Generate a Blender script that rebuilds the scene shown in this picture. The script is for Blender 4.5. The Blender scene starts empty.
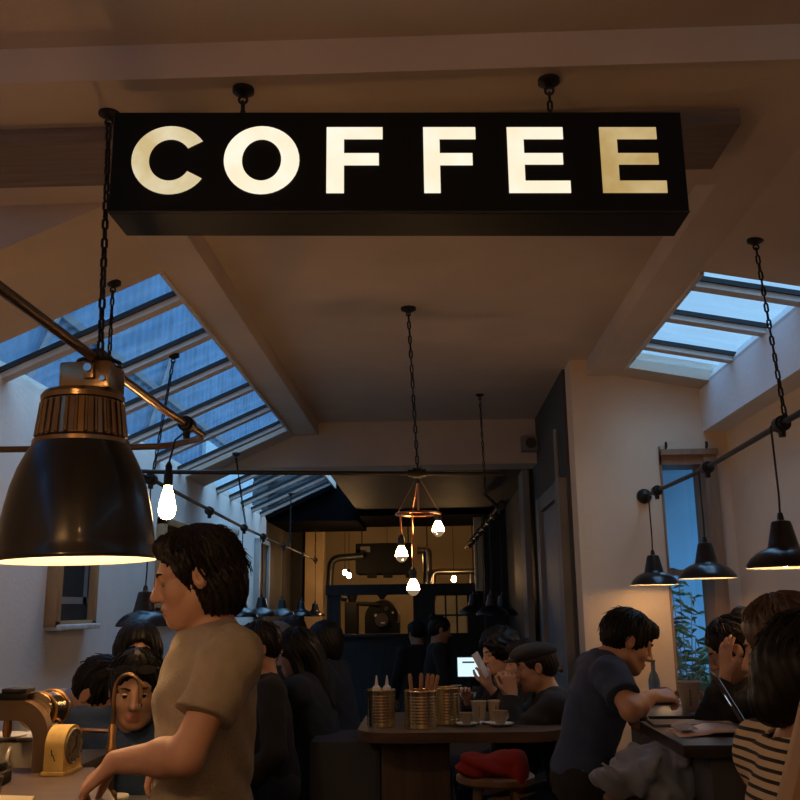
import bpy, bmesh, math, random
import numpy as np
from mathutils import Vector, Matrix

random.seed(7)
rng = np.random.default_rng(7)
SC = bpy.context.scene
COL = SC.collection
PI = math.pi
R = math.radians

# ------------------------------------------------------------------ materials
MATS = {}


def mat(name, color, rough=0.6, metal=0.0, noise=0.0, nscale=8.0, bump=0.0, bscale=60.0, spec=None, color2=None, coat=0.0, sheen=0.0, emit=None, estr=0.0):
    if name in MATS:
        return MATS[name]
    m = bpy.data.materials.new(name)
    m.use_nodes = True
    nt = m.node_tree
    b = nt.nodes['Principled BSDF']
    b.inputs['Base Color'].default_value = (*color, 1)
    b.inputs['Roughness'].default_value = rough
    b.inputs['Metallic'].default_value = metal
    if spec is not None:
        b.inputs['Specular IOR Level'].default_value = spec
    if coat:
        b.inputs['Coat Weight'].default_value = coat
    if sheen:
        b.inputs['Sheen Weight'].default_value = sheen
    if emit:
        b.inputs['Emission Color'].default_value = (*emit, 1)
        b.inputs['Emission Strength'].default_value = estr
    tc = None
    if noise or bump or color2:
        tc = nt.nodes.new('ShaderNodeTexCoord')
    if noise or color2:
        n = nt.nodes.new('ShaderNodeTexNoise')
        n.inputs['Scale'].default_value = nscale
        n.inputs['Detail'].default_value = 6
        nt.links.new(tc.outputs['Object'], n.inputs['Vector'])
        r = nt.nodes.new('ShaderNodeValToRGB')
        c2 = color2 if color2 else tuple(c * (1 - noise) for c in color)
        r.color_ramp.elements[0].position = 0.33
        r.color_ramp.elements[1].position = 0.67
        r.color_ramp.elements[0].color = (*c2, 1)
        r.color_ramp.elements[1].color = (*color, 1)
        nt.links.new(n.outputs['Fac'], r.inputs['Fac'])
        nt.links.new(r.outputs['Color'], b.inputs['Base Color'])
    if bump:
        n2 = nt.nodes.new('ShaderNodeTexNoise')
        n2.inputs['Scale'].default_value = bscale
        n2.inputs['Detail'].default_value = 4
        nt.links.new(tc.outputs['Object'], n2.inputs['Vector'])
        bp = nt.nodes.new('ShaderNodeBump')
        bp.inputs['Strength'].default_value = bump
        bp.inputs['Distance'].default_value = 0.01
        nt.links.new(n2.outputs['Fac'], bp.inputs['Height'])
        nt.links.new(bp.outputs['Normal'], b.inputs['Normal'])
    MATS[name] = m
    return m


def wood(name, c1, c2, rough=0.5, axis=(1, 12, 12), scale=3.0):
    if name in MATS:
        return MATS[name]
    m = mat(name, c1, rough)
    nt = m.node_tree
    b = nt.nodes['Principled BSDF']
    tc = nt.nodes.new('ShaderNodeTexCoord')
    mp = nt.nodes.new('ShaderNodeMapping')
    mp.inputs['Scale'].default_value = axis
    n = nt.nodes.new('ShaderNodeTexNoise')
    n.inputs['Scale'].default_value = scale
    n.inputs['Detail'].default_value = 8
    n.inputs['Distortion'].default_value = 0.6
    r = nt.nodes.new('ShaderNodeValToRGB')
    r.color_ramp.elements[0].position = 0.3
    r.color_ramp.elements[1].position = 0.7
    r.color_ramp.elements[0].color = (*c2, 1)
    r.color_ramp.elements[1].color = (*c1, 1)
    nt.links.new(tc.outputs['Object'], mp.inputs['Vector'])
    nt.links.new(mp.outputs['Vector'], n.inputs['Vector'])
    nt.links.new(n.outputs['Fac'], r.inputs['Fac'])
    nt.links.new(r.outputs['Color'], b.inputs['Base Color'])
    return m


def emis(name, color, strength):
    if name in MATS:
        return MATS[name]
    m = bpy.data.materials.new(name)
    m.use_nodes = True
    nt = m.node_tree
    nt.nodes.clear()
    e = nt.nodes.new('ShaderNodeEmission')
    e.inputs['Color'].default_value = (*color, 1)
    e.inputs['Strength'].default_value = strength
    o = nt.nodes.new('ShaderNodeOutputMaterial')
    nt.links.new(e.outputs[0], o.inputs[0])
    MATS[name] = m
    return m


def glass_pane(name, tint=(0.95, 0.97, 1), gloss=0.07, streak=0.0):
    m = bpy.data.materials.new(name)
    m.use_nodes = True
    nt = m.node_tree
    nt.nodes.clear()
    t = nt.nodes.new('ShaderNodeBsdfTransparent')
    t.inputs['Color'].default_value = (*tint, 1)
    g = nt.nodes.new('ShaderNodeBsdfGlossy')
    g.inputs['Roughness'].default_value = 0.03
    mx = nt.nodes.new('ShaderNodeMixShader')
    mx.inputs[0].default_value = gloss
    o = nt.nodes.new('ShaderNodeOutputMaterial')
    nt.links.new(t.outputs[0], mx.inputs[1])
    nt.links.new(g.outputs[0], mx.inputs[2])
    last = mx
    if streak:  # pale streaks stand in for reflections and dirt on the pane
        tc = nt.nodes.new('ShaderNodeTexCoord')
        mp = nt.nodes.new('ShaderNodeMapping')
        mp.inputs['Scale'].default_value = (1.5, 9, 1.5)
        n = nt.nodes.new('ShaderNodeTexNoise')
        n.inputs['Scale'].default_value = 2.2
        n.inputs['Detail'].default_value = 9
        r = nt.nodes.new('ShaderNodeValToRGB')
        r.color_ramp.elements[0].position = 0.42
        r.color_ramp.elements[1].position = 0.75
        r.color_ramp.elements[0].color = (0, 0, 0, 1)
        r.color_ramp.elements[1].color = (streak, streak, streak, 1)
        d = nt.nodes.new('ShaderNodeBsdfTranslucent')
        d.inputs['Color'].default_value = (0.6, 0.62, 0.62, 1)
        m2 = nt.nodes.new('ShaderNodeMixShader')
        nt.links.new(tc.outputs['Object'], mp.inputs['Vector'])
        nt.links.new(mp.outputs['Vector'], n.inputs['Vector'])
        nt.links.new(n.outputs['Fac'], r.inputs['Fac'])
        nt.links.new(r.outputs['Color'], m2.inputs[0])
        nt.links.new(mx.outputs[0], m2.inputs[1])
        nt.links.new(d.outputs[0], m2.inputs[2])
        last = m2
    nt.links.new(last.outputs[0], o.inputs[0])
    MATS[name] = m
    return m


# ------------------------------------------------------------------ mesh builder
class MB:
    def __init__(self):
        self.v = []
        self.f = []

    def add(self, vs, fs):
        o = len(self.v)
        self.v.extend([tuple(map(float, p)) for p in vs])
        self.f.extend([tuple(i + o for i in q) for q in fs])
        return self

    def box(self, c, s, rot=None, bev=0.0):
        hx, hy, hz = s[0] / 2, s[1] / 2, s[2] / 2
        if bev:
            bm = bmesh.new()
            bmesh.ops.create_cube(bm, size=1)
            bmesh.ops.scale(bm, vec=s, verts=bm.verts)
            bmesh.ops.bevel(bm, geom=bm.edges[:], offset=bev, segments=2, affect='EDGES', profile=0.6)
            bm.verts.index_update()
            vs = [v.co.copy() for v in bm.verts]
            fs = [tuple(v.index for v in f.verts) for f in bm.faces]
            bm.free()
        else:
            vs = [Vector((x, y, z)) for x in (-hx, hx) for y in (-hy, hy) for z in (-hz, hz)]
            fs = [(0, 1, 3, 2), (4, 6, 7, 5), (0, 4, 5, 1), (2, 3, 7, 6), (0, 2, 6, 4), (1, 5, 7, 3)]
        if rot is not None:
            vs = [rot @ v for v in vs]
        c = Vector(c)
        return self.add([v + c for v in vs], fs)

    def span(self, x0, x1, y0, y1, z0, z1, bev=0.0):
        return self.box(((x0 + x1) / 2, (y0 + y1) / 2, (z0 + z1) / 2), (abs(x1 - x0), abs(y1 - y0), abs(z1 - z0)), None, bev)

    def tube(self, pts, r, seg=10, closed=False, caps=True):
        pts = [Vector(p) for p in pts]
        n = len(pts)
        rs = r if isinstance(r, (list, tuple)) else [r] * n
        prev = None
        vs, fs = [], []
        for i, p in enumerate(pts):
            a = pts[(i - 1) % n] if (closed or i > 0) else pts[i]
            b = pts[(i + 1) % n] if (closed or i < n - 1) else pts[i]
            t = (b - a)
            t = t.normalized() if t.length > 1e-9 else Vector((0, 0, 1))
            if prev is None:
                h = Vector((0, 0, 1)) if abs(t.z) < 0.9 else Vector((1, 0, 0))
                u = t.cross(h).normalized()
            else:
                u = (prev - t * prev.dot(t)).normalized()
            prev = u
            w = t.cross(u)
            for k in range(seg):
                an = 2 * PI * k / seg
                vs.append(p + (u * math.cos(an) + w * math.sin(an)) * rs[i])
        m = n if closed else n - 1
        for i in range(m):
            j = (i + 1) % n
            for k in range(seg):
                l = (k + 1) % seg
                fs.append((i * seg + k, i * seg + l, j * seg + l, j * seg + k))
        if caps and not closed:
            fs.append(tuple(range(seg))[::-1])
            fs.append(tuple((n - 1) * seg + k for k in range(seg)))
        return self.add(vs, fs)

    def cyl(self, p0, p1, r0, r1=None, seg=16):
        return self.tube([p0, p1], [r0, r0 if r1 is None else r1], seg)

    def lathe(self, prof, c=(0, 0, 0), seg=32, rot=None, closed_prof=False):
        vs, fs = [], []
        c = Vector(c)
        n = len(prof)
        for (r, z) in prof:
            for k in range(seg):
                an = 2 * PI * k / seg
                p = Vector((max(r, 1e-4) * math.cos(an), max(r, 1e-4) * math.sin(an), z))
                if rot is not None:
                    p = rot @ p
                vs.append(p + c)
        for i in range(n if closed_prof else n - 1):
            j = (i + 1) % n
            for k in range(seg):
                l = (k + 1) % seg
                fs.append((i * seg + k, i * seg + l, j * seg + l, j * seg + k))
        if not closed_prof:
            if prof[0][0] < 2e-3:
                fs.append(tuple(range(seg))[::-1])
            if prof[-1][0] < 2e-3:
                fs.append(tuple((n - 1) * seg + k for k in range(seg)))
        return self.add(vs, fs)

    def sphere(self, c, r, seg=16, rings=10, sc=(1, 1, 1)):
        vs, fs = [], []
        c = Vector(c)
        for i in range(rings + 1):
            th = PI * i / rings
            for k in range(seg):
                ph = 2 * PI * k / seg
                vs.append(c + Vector((r * sc[0] * math.sin(th) * math.cos(ph), r * sc[1] * math.sin(th) * math.sin(ph), r * sc[2] * math.cos(th))))
        for i in range(rings):
            for k in range(seg):
                l = (k + 1) % seg
                fs.append((i * seg + k, (i + 1) * seg + k, (i + 1) * seg + l, i * seg + l))
        return self.add(vs, fs)

    def prism(self, poly, a, b, axis='y'):
        """poly of 2d points; extruded along axis from a to b (y: poly is x,z ; x: poly is y,z ; z: poly is x,y)"""
        def P3(p, t):
            return {'y': (p[0], t, p[1]), 'x': (t, p[0], p[1]), 'z': (p[0], p[1], t)}[axis]
        n = len(poly)
        vs = [P3(p, a) for p in poly] + [P3(p, b) for p in poly]
        fs = [tuple(range(n))[::-1], tuple(range(n, 2 * n))]
        for i in range(n):
            j = (i + 1) % n
            fs.append((i, j, n + j, n + i))
        return self.add(vs, fs)

    def chain(self, p0, p1, pitch=0.034, wire=0.0042, width=0.019):
        p0, p1 = Vector(p0), Vector(p1)
        L = (p1 - p0).length
        t = (p1 - p0).normalized()
        h = Vector((0.3, 1, 0)) if abs(t.z) > 0.5 else Vector((0, 0, 1))
        u = t.cross(h).normalized()
        w = t.cross(u)
        n = max(1, round(L / pitch))
        st = L / n
        half = st / 2 + wire * 1.15
        rad = width / 2 - wire
        for i in range(n):
            c = p0 + t * (st * (i + 0.5))
            a = u if i % 2 else w
            a = (a + t.cross(a) * rng.normal() * 0.25).normalized()
            pts = []
            for k in range(5):
                an = PI * k / 4
                pts.append(c + a * (rad * math.cos(an)) + t * (half - wire - rad + rad * math.sin(an)))
            for k in range(5):
                an = PI * k / 4
                pts.append(c - a * (rad * math.cos(an)) - t * (half - wire - rad + rad * math.sin(an)))
            self.tube(pts, wire, 6, closed=True)
        return self

    def build(self, name, m, parent=None, smooth=35, structure=False):
        me = bpy.data.meshes.new(name)
        off = Vector(parent.location) if parent is not None else Vector((0, 0, 0))
        q = parent
        while q is not None and q.parent is not None:
            q = q.parent
            off = off + Vector(q.location)
        me.from_pydata([tuple(Vector(p) - off) for p in self.v], [], self.f)
        bm = bmesh.new()
        bm.from_mesh(me)
        bmesh.ops.recalc_face_normals(bm, faces=bm.faces[:])
        bm.to_mesh(me)
        bm.free()
        me.update()
        if smooth:
            me.polygons.foreach_set('use_smooth', [True] * len(me.polygons))
            me.set_sharp_from_angle(angle=R(smooth))
        o = bpy.data.objects.new(name, me)
        COL.objects.link(o)
        if parent is not None:
            o.parent = parent
        for mm in (m if isinstance(m, (list, tuple)) else [m]):
            me.materials.append(mm)
        if structure:
            o['kind'] = 'structure'
        return o


def tag(o, label, cat, group=None, kind=None):
    o['label'] = label
    o['category'] = cat
    if group:
        o['group'] = group
    if kind:
        o['kind'] = kind
    return o


def empty(name, loc, label=None, cat=None, group=None):
    o = bpy.data.objects.new(name, None)
    o.empty_display_size = 0.1
    COL.objects.link(o)
    o.location = loc
    if label:
        tag(o, label, cat, group)
    return o


def copy_tree(o, parent=None):
    c = o.copy()
    COL.objects.link(c)
    if parent is not None:
        c.parent = parent
    for ch in list(o.children):
        copy_tree(ch, c)
    return c


def arc_path(pts, rad, n=6):
    """polyline with rounded corners"""
    pts = [Vector(p) for p in pts]
    out = [pts[0]]
    for i in range(1, len(pts) - 1):
        a, b, c = pts[i - 1], pts[i], pts[i + 1]
        d1, d2 = (a - b).normalized(), (c - b).normalized()
        ang = d1.angle(d2)
        t = min(rad / math.tan(ang / 2), (a - b).length * 0.49, (c - b).length * 0.49)
        p, q = b + d1 * t, b + d2 * t
        for k in range(n + 1):
            s = k / n
            out.append(p * (1 - s) ** 2 + b * 2 * s * (1 - s) + q * s ** 2)
    out.append(pts[-1])
    return out


# ------------------------------------------------------------------ signed distance bodies
class Ops(list):
    def cap(self, a, b, r0, r1=None, k=0.02, sub=False):
        self.append(('c', np.array(a, float), np.array(b, float), r0, r0 if r1 is None else r1, k, sub))
        return self

    def ell(self, c, rad, axes=None, k=0.02, sub=False):
        self.append(('e', np.array(c, float), np.array(rad, float), np.eye(3) if axes is None else np.array(axes, float), None, k, sub))
        return self

    def grown(self, t, k=None):
        o = Ops()
        for p in self:
            if p[6]:
                continue
            if p[0] in 'cy':
                o.append((p[0], p[1], p[2], p[3] + t, p[4] + t, p[5] if k is None else k, False))
            else:
                o.append(('e', p[1], p[2] + t, p[3], None, p[5] if k is None else k, False))
        return o

    def cone(self, a, b, r0, r1, k=0.02):
        self.append(('y', np.array(a, float), np.array(b, float), r0, r1, k, False))
        return self

    def bounds(self):
        lo, hi = np.full(3, 1e9), np.full(3, -1e9)
        for p in self:
            if p[6]:
                continue
            a, b = prim_box(p)
            lo, hi = np.minimum(lo, a), np.maximum(hi, b)
        return lo, hi


def prim_box(p):
    if p[0] in 'cy':
        r = max(p[3], p[4])
        return np.minimum(p[1], p[2]) - r, np.maximum(p[1], p[2]) + r
    ext = np.sqrt(((p[3].T * p[2]) ** 2).sum(axis=1))
    return p[1] - ext, p[1] + ext


def prim_eval(p, X, Y, Z):
    if p[0] == 'y':
        a, d = p[1], p[2] - p[1]
        L = vlen(d)
        px, py, pz = X - a[0], Y - a[1], Z - a[2]
        t = (px * d[0] + py * d[1] + pz * d[2]) / (L * L)
        tc = np.clip(t, 0, 1)
        rad = np.sqrt((px - t * d[0]) ** 2 + (py - t * d[1]) ** 2 + (pz - t * d[2]) ** 2) - (p[3] + (p[4] - p[3]) * tc)
        return np.maximum(rad, np.maximum(-t, t - 1) * L)
    if p[0] == 'c':
        a, d = p[1], p[2] - p[1]
        L2 = max(float(d @ d), 1e-12)
        px, py, pz = X - a[0], Y - a[1], Z - a[2]
        t = np.clip((px * d[0] + py * d[1] + pz * d[2]) / L2, 0, 1)
        return np.sqrt((px - t * d[0]) ** 2 + (py - t * d[1]) ** 2 + (pz - t * d[2]) ** 2) - (p[3] + (p[4] - p[3]) * t)
    c, r, A = p[1], p[2], p[3]
    px, py, pz = X - c[0], Y - c[1], Z - c[2]
    q = [A[i][0] * px + A[i][1] * py + A[i][2] * pz for i in range(3)]
    k0 = np.sqrt((q[0] / r[0]) ** 2 + (q[1] / r[1]) ** 2 + (q[2] / r[2]) ** 2)
    k1 = np.sqrt((q[0] / r[0] ** 2) ** 2 + (q[1] / r[1] ** 2) ** 2 + (q[2] / r[2] ** 2) ** 2)
    return k0 * (k0 - 1) / np.maximum(k1, 1e-6)


def field(ops, lo, res, shape):
    D = np.full(shape, 0.12, np.float32)
    ax = [lo[i] + res * np.arange(shape[i]) for i in range(3)]
    for p in ops:
        a, b = prim_box(p)
        k = p[5]
        m = max(0.03, k) + 2 * res
        i0 = np.maximum(np.floor((a - m - lo) / res).astype(int), 0)
        i1 = np.minimum(np.ceil((b + m - lo) / res).astype(int) + 1, shape)
        if (i1 <= i0).any():
            continue
        sl = tuple(slice(i0[i], i1[i]) for i in range(3))
        X, Y, Z = np.meshgrid(*[ax[i][sl[i]].astype(np.float32) for i in range(3)], indexing='ij', sparse=True)
        d = prim_eval(p, X, Y, Z).astype(np.float32)
        c = D[sl]
        if p[6]:
            d = -d
            h = np.maximum(k - np.abs(c - d), 0) / k
            D[sl] = np.maximum(c, d) + h * h * k * 0.25
        else:
            h = np.maximum(k - np.abs(c - d), 0) / k
            D[sl] = np.minimum(c, d) - h * h * k * 0.25
    return D, ax


def nets(D, lo, res):
    nx, ny, nz = D.shape
    ins = D < 0
    s = ins.astype(np.int8)
    cs = s[:-1, :-1, :-1] + s[1:, :-1, :-1] + s[:-1, 1:, :-1] + s[:-1, :-1, 1:] + s[1:, 1:, :-1] + s[1:, :-1, 1:] + s[:-1, 1:, 1:] + s[1:, 1:, 1:]
    act = (cs > 0) & (cs < 8)
    idx = np.argwhere(act)
    num = np.full(act.shape, -1, np.int64)
    num[act] = np.arange(len(idx))
    corners = np.array([(i, j, k) for i in (0, 1) for j in (0, 1) for k in (0, 1)])
    vals = np.stack([D[idx[:, 0] + c[0], idx[:, 1] + c[1], idx[:, 2] + c[2]] for c in corners], 1)
    acc = np.zeros((len(idx), 3))
    cnt = np.zeros(len(idx))
    for a in range(8):
        for b in range(a + 1, 8):
            if np.abs(corners[a] - corners[b]).sum() != 1:
                continue
            va, vb = vals[:, a], vals[:, b]
            x = (va < 0) != (vb < 0)
            t = np.where(x, va / np.where(x, va - vb, 1), 0)
            p = corners[a] + t[:, None] * (corners[b] - corners[a])
            acc[x] += p[x]
            cnt[x] += 1
    V = lo + res * (idx + acc / cnt[:, None])
    Q = []
    for axis in range(3):
        sl0 = [slice(1, -1)] * 3
        sl1 = [slice(1, -1)] * 3
        sl0[axis] = slice(0, -1)
        sl1[axis] = slice(1, None)
        a, b = ins[tuple(sl0)], ins[tuple(sl1)]
        x = np.argwhere(a != b)
        off = np.ones(3, int)
        off[axis] = 0
        e = x + off
        flip = ~a[x[:, 0], x[:, 1], x[:, 2]]
        u, v = [(1, 2), (2, 0), (0, 1)][axis]
        du, dv = np.zeros(3, int), np.zeros(3, int)
        du[u] = 1
        dv[v] = 1
        q = np.stack([num[tuple((e - du - dv).T)], num[tuple((e - dv).T)], num[tuple(e.T)], num[tuple((e - du).T)]], 1)
        q[flip] = q[flip][:, ::-1]
        Q.append(q)
    return V, np.concatenate(Q)


def sdf_mesh(name, ops, res, m, parent=None, post=None, attr=None, origin=None, midx=None, raw=False):
    lo, hi = ops.bounds()
    lo, hi = lo - 3 * res - 0.02, hi + 3 * res + 0.02
    shape = np.ceil((hi - lo) / res).astype(int) + 1
    D, ax = field(ops, lo, res, shape)
    if post is not None:
        X, Y, Z = np.meshgrid(*[a.astype(np.float32) for a in ax], indexing='ij', sparse=True)
        D = post(X, Y, Z, D)
    D[0], D[-1], D[:, 0], D[:, -1], D[:, :, 0], D[:, :, -1] = 1, 1, 1, 1, 1, 1
    V, Q = nets(D, lo, res)
    if raw:
        return V, Q
    off = np.zeros(3) if origin is None else np.array(origin, float)
    if parent is not None:
        off = np.array(parent.location)
    me = bpy.data.meshes.new(name)
    me.vertices.add(len(V))
    me.vertices.foreach_set('co', (V - off).astype(np.float32).ravel())
    me.loops.add(len(Q) * 4)
    me.loops.foreach_set('vertex_index', Q.astype(np.int32).ravel())
    me.polygons.add(len(Q))
    me.polygons.foreach_set('loop_start', (np.arange(len(Q)) * 4).astype(np.int32))
    me.polygons.foreach_set('use_smooth', np.ones(len(Q), bool))
    me.update(calc_edges=True)
    me.validate()
    for mm in (m if isinstance(m, (list, tuple)) else [m]):
        me.materials.append(mm)
    if midx is not None:
        fc = V[Q].mean(axis=1)
        me.polygons.foreach_set('material_index', midx(fc).astype(np.int32))
    if attr is not None:
        at = me.attributes.new('stripe', 'FLOAT', 'POINT')
        at.data.foreach_set('value', attr(V).astype(np.float32))
    o = bpy.data.objects.new(name, me)
    COL.objects.link(o)
    if parent is not None:
        o.parent = parent
    elif origin is not None:
        o.location = origin
    return o, V


def vlen(a):
    return float(np.sqrt((np.asarray(a) ** 2).sum()))


def unit(a):
    a = np.asarray(a, float)
    return a / max(vlen(a), 1e-9)


def wrinkle(X, Y, Z, amp, fr=1.0, ph=0.0):
    return amp * (np.sin(38 * fr * X + 11 * fr * Z + 3 * np.sin(17 * fr * Y + ph)) * np.sin(31 * fr * Z + 13 * fr * Y + 2 * np.sin(21 * fr * X + ph)) + 0.5 * np.sin(67 * fr * (X * 0.6 + Z) + 2.5 * np.sin(29 * fr * Y)))

SKY = 1.7
ZEN = 6.0
BIG = 110.0


# ------------------------------------------------------------------ people
def ik(a, t, l1, l2, hint):
    a, t = np.asarray(a, float), np.asarray(t, float)
    d = t - a
    L = vlen(d)
    if L > (l1 + l2) * 0.995:
        t = a + d / L * (l1 + l2) * 0.995
        d = t - a
        L = vlen(d)
    n = d / L
    x = (l1 * l1 - l2 * l2 + L * L) / (2 * L)
    h = math.sqrt(max(l1 * l1 - x * x, 1e-6))
    hp = np.asarray(hint, float) - a
    hp = unit(hp - n * (hp @ n))
    return a + n * x + hp * h, t


def hand_ops(ops, W, d, n, thumb, s=1.0, curl=0.5, spread=1.0, detail=True):
    """W wrist, d finger direction, n palm normal, thumb = +1/-1 along d x n"""
    d = unit(d)
    n = unit(np.asarray(n, float) - d * (np.asarray(n, float) @ d))
    sd = np.cross(d, n) * thumb          # towards the thumb
    W = np.asarray(W, float)
    lens = [0.072, 0.080, 0.074, 0.058]
    for i in range(4):
        o = 1.5 - i
        K = W + d * s * (0.088 - 0.004 * abs(o - 0.5)) + sd * o * 0.0205 * s * spread
        ops.cap(W + d * 0.012 * s + sd * o * 0.012 * s, K, 0.0135 * s, 0.0105 * s, 0.014)
        ang = (o * 0.10) * spread
        fd = unit(d + sd * ang)
        p = K
        a = R(12 + 40 * curl) * (1 + 0.10 * i)
        L = lens[i] * s
        rot = 0
        for j, fr in enumerate((0.45, 0.31, 0.24)):
            rot += a * (0.75, 1.0, 0.7)[j]
            dd = unit(fd * math.cos(rot) + n * math.sin(rot))
            q = p + dd * L * fr
            r0 = (0.0092, 0.0084, 0.0076)[j] * s * (0.92 if i == 3 else 1)
            ops.cap(p, q, r0, r0 * 0.9, 0.004)
            p = q
    B = W + d * 0.022 * s + sd * 0.020 * s + n * 0.006 * s
    t1 = B + unit(d * 0.75 + sd * 0.65 + n * (0.25 + 0.35 * curl)) * 0.046 * s
    t2 = t1 + unit(d * 0.95 + sd * 0.2 + n * (0.2 + 0.4 * curl)) * 0.034 * s
    t3 = t2 + unit(d * 1.0 - sd * 0.05 + n * (0.2 + 0.5 * curl)) * 0.026 * s
    ops.cap(B, t1, 0.0165 * s, 0.0115 * s, 0.012)
    ops.cap(t1, t2, 0.0108 * s, 0.0098 * s, 0.005)
    ops.cap(t2, t3, 0.0098 * s, 0.0082 * s, 0.004)


SKIN = mat('skin', (0.62, 0.36, 0.25), 0.5, noise=0.12, nscale=14)
SKIN2 = mat('skin_tan', (0.50, 0.28, 0.18), 0.5, noise=0.12, nscale=14)
SKIN3 = mat('skin_brown', (0.36, 0.20, 0.13), 0.5, noise=0.12, nscale=14)
LIP = mat('lip', (0.36, 0.16, 0.12), 0.5)
HAIRB = mat('hair_black', (0.007, 0.006, 0.006), 0.5, noise=0.4, nscale=60, spec=0.25)
HAIRD = mat('hair_dark_brown', (0.014, 0.009, 0.007), 0.5, noise=0.4, nscale=60, spec=0.3)
HAIRM = mat('hair_mid_brown', (0.09, 0.052, 0.03), 0.45, noise=0.4, nscale=60)
HAIRG = mat('hair_fair', (0.35, 0.24, 0.14), 0.5, noise=0.4, nscale=60)
EYEW = mat('eye_white', (0.32, 0.30, 0.28), 0.3)
IRIS = mat('iris', (0.02, 0.012, 0.008), 0.2)
SHOE = mat('shoe_black', (0.012, 0.012, 0.012), 0.5)


def person(label, H, yaw, lean=6, neck=12, hp=0, hy=0, hr=0, s=1.0, hs=1.0, fem=False, arms=None, legs='sit', foot_z=0.0,
           top=None, sleeve=2.0, grow=0.014, bottom=None, hair=None, hairmat=None, skin=None, res=0.008, wr=0.0025, group=None,
           wide=1.0, eyes=True, al=1.0, sd=0.045, nl=0.152, sf=-0.005, hem=-0.03, stripe=False, open_neck=0.062, locks=0, knee_out=0.08, thigh_dir=None):
    skin = skin or SKIN
    H = np.array(H, float)
    Z = np.array([0, 0, 1.0])
    f = np.array([math.cos(R(yaw)), math.sin(R(yaw)), 0])
    l = np.cross(Z, f)
    un = Z * math.cos(R(neck)) + f * math.sin(R(neck))
    N = H - un * nl * s
    d = Z * math.cos(R(lean)) + f * math.sin(R(lean))
    ft = f * math.cos(R(lean)) - Z * math.sin(R(lean))
    Pv = N - d * 0.50 * s
    # head frame
    fh = np.array([math.cos(R(yaw + hy)), math.sin(R(yaw + hy)), 0])
    hF = fh * math.cos(R(hp)) - Z * math.sin(R(hp))
    hU = Z * math.cos(R(hp)) + fh * math.sin(R(hp))
    hL = np.cross(hU, hF)
    if hr:
        c_, s_ = math.cos(R(hr)), math.sin(R(hr))
        hL, hU = hL * c_ + hU * s_, hU * c_ - hL * s_
    A = np.array([hL, hF, hU])
    q = hs * s

    def h(lx, fx, ux):
        return H + (hL * lx + hF * fx + hU * ux) * q

    body = Ops()
    sw = (0.168 if fem else 0.185) * s * wide
    tor = Ops()
    ax = np.array([l, ft, d])
    tor.ell(Pv + d * 0.03 * s, np.array([0.165 * wide, 0.115, 0.12]) * s, ax, 0.05)
    tor.ell(Pv + d * 0.18 * s, np.array([(0.125 if fem else 0.14) * wide, 0.10, 0.15]) * s, ax, 0.06)
    tor.ell(Pv + d * 0.335 * s + ft * 0.008 * s, np.array([(0.142 if fem else 0.16) * wide, 0.112, 0.165]) * s, ax, 0.06)
    if fem:
        for e in (-1, 1):
            tor.ell(Pv + d * 0.31 * s + ft * 0.085 * s + l * e * 0.07 * s, np.array([0.06, 0.05, 0.06]) * s, ax, 0.04)
    Sh = {}
    for nm, e in (('L', 1), ('R', -1)):
        Sh[nm] = N - d * sd * s + l * e * sw + ft * sf
        tor.cap(N - d * 0.030 * s, Sh[nm] - d * 0.004 * s, 0.050 * s, 0.048 * s, 0.05)
    body += tor
    nb = h(0, -0.026, -0.05)
    nr = (0.048 if fem else 0.056) * s
    body.cap(N - d * 0.03 * s - ft * 0.012 * s, nb, nr * 1.1, nr * 0.98, 0.035)
    # head
    hd = Ops()
    hd.ell(h(0, -0.014, 0.036), np.array([0.076, 0.099, 0.088]) * q, A, 0.02)
    hd.ell(h(0, 0.026, -0.035), np.array([0.060, 0.064, 0.080]) * q, A, 0.03)
    jw = 0.92 if fem else 1.0
    for e in (-1, 1):
        hd.cap(h(e * 0.050 * jw, -0.002, -0.058), h(e * 0.018, 0.060, -0.096), 0.020 * q, 0.019 * q, 0.03)
        hd.cap(h(e * 0.014, 0.076, 0.026), h(e * 0.042, 0.064, 0.026), 0.015 * q, 0.013 * q, 0.018)
        hd.ell(h(e * 0.040, 0.056, -0.026), np.array([0.022, 0.020, 0.024]) * q, A, 0.02)
    hd.ell(h(0, 0.066, -0.098), np.array([0.022, 0.019, 0.017]) * q, A, 0.018)
    for e in (-1, 1):
        hd.ell(h(e * 0.032, 0.096, 0.006), np.array([0.017, 0.014, 0.011]) * q, A, 0.012, True)
        hd.ell(h(e * 0.031, 0.0725, 0.0105), np.array([0.015, 0.0135, 0.0115]) * q, A, 0.004)
    hd.cap(h(0, 0.084, 0.020), h(0, 0.110, -0.027), 0.0085 * q, 0.0105 * q, 0.014)
    hd.ell(h(0, 0.108, -0.031), np.array([0.0125, 0.0135, 0.011]) * q, A, 0.008)
    for e in (-1, 1):
        hd.ell(h(e * 0.0125, 0.097, -0.035), np.array([0.0085, 0.011, 0.0085]) * q, A, 0.006)
    hd.ell(h(0, 0.079, -0.066), np.array([0.022, 0.012, 0.018]) * q, A, 0.012)
    hd.cap(h(-0.018, 0.086, -0.0645), h(0.018, 0.086, -0.0645), 0.0055 * q, 0.0055 * q, 0.006)
    hd.cap(h(-0.007, 0.094, -0.0610), h(0.007, 0.094, -0.0610), 0.0058 * q, 0.0058 * q, 0.007)
    hd.cap(h(-0.012, 0.089, -0.0755), h(0.012, 0.089, -0.0755), 0.0070 * q, 0.0070 * q, 0.006)
    hd.cap(h(-0.022, 0.098, -0.0685), h(0.022, 0.098, -0.0685), 0.0028 * q, 0.0028 * q, 0.004, True)
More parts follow.
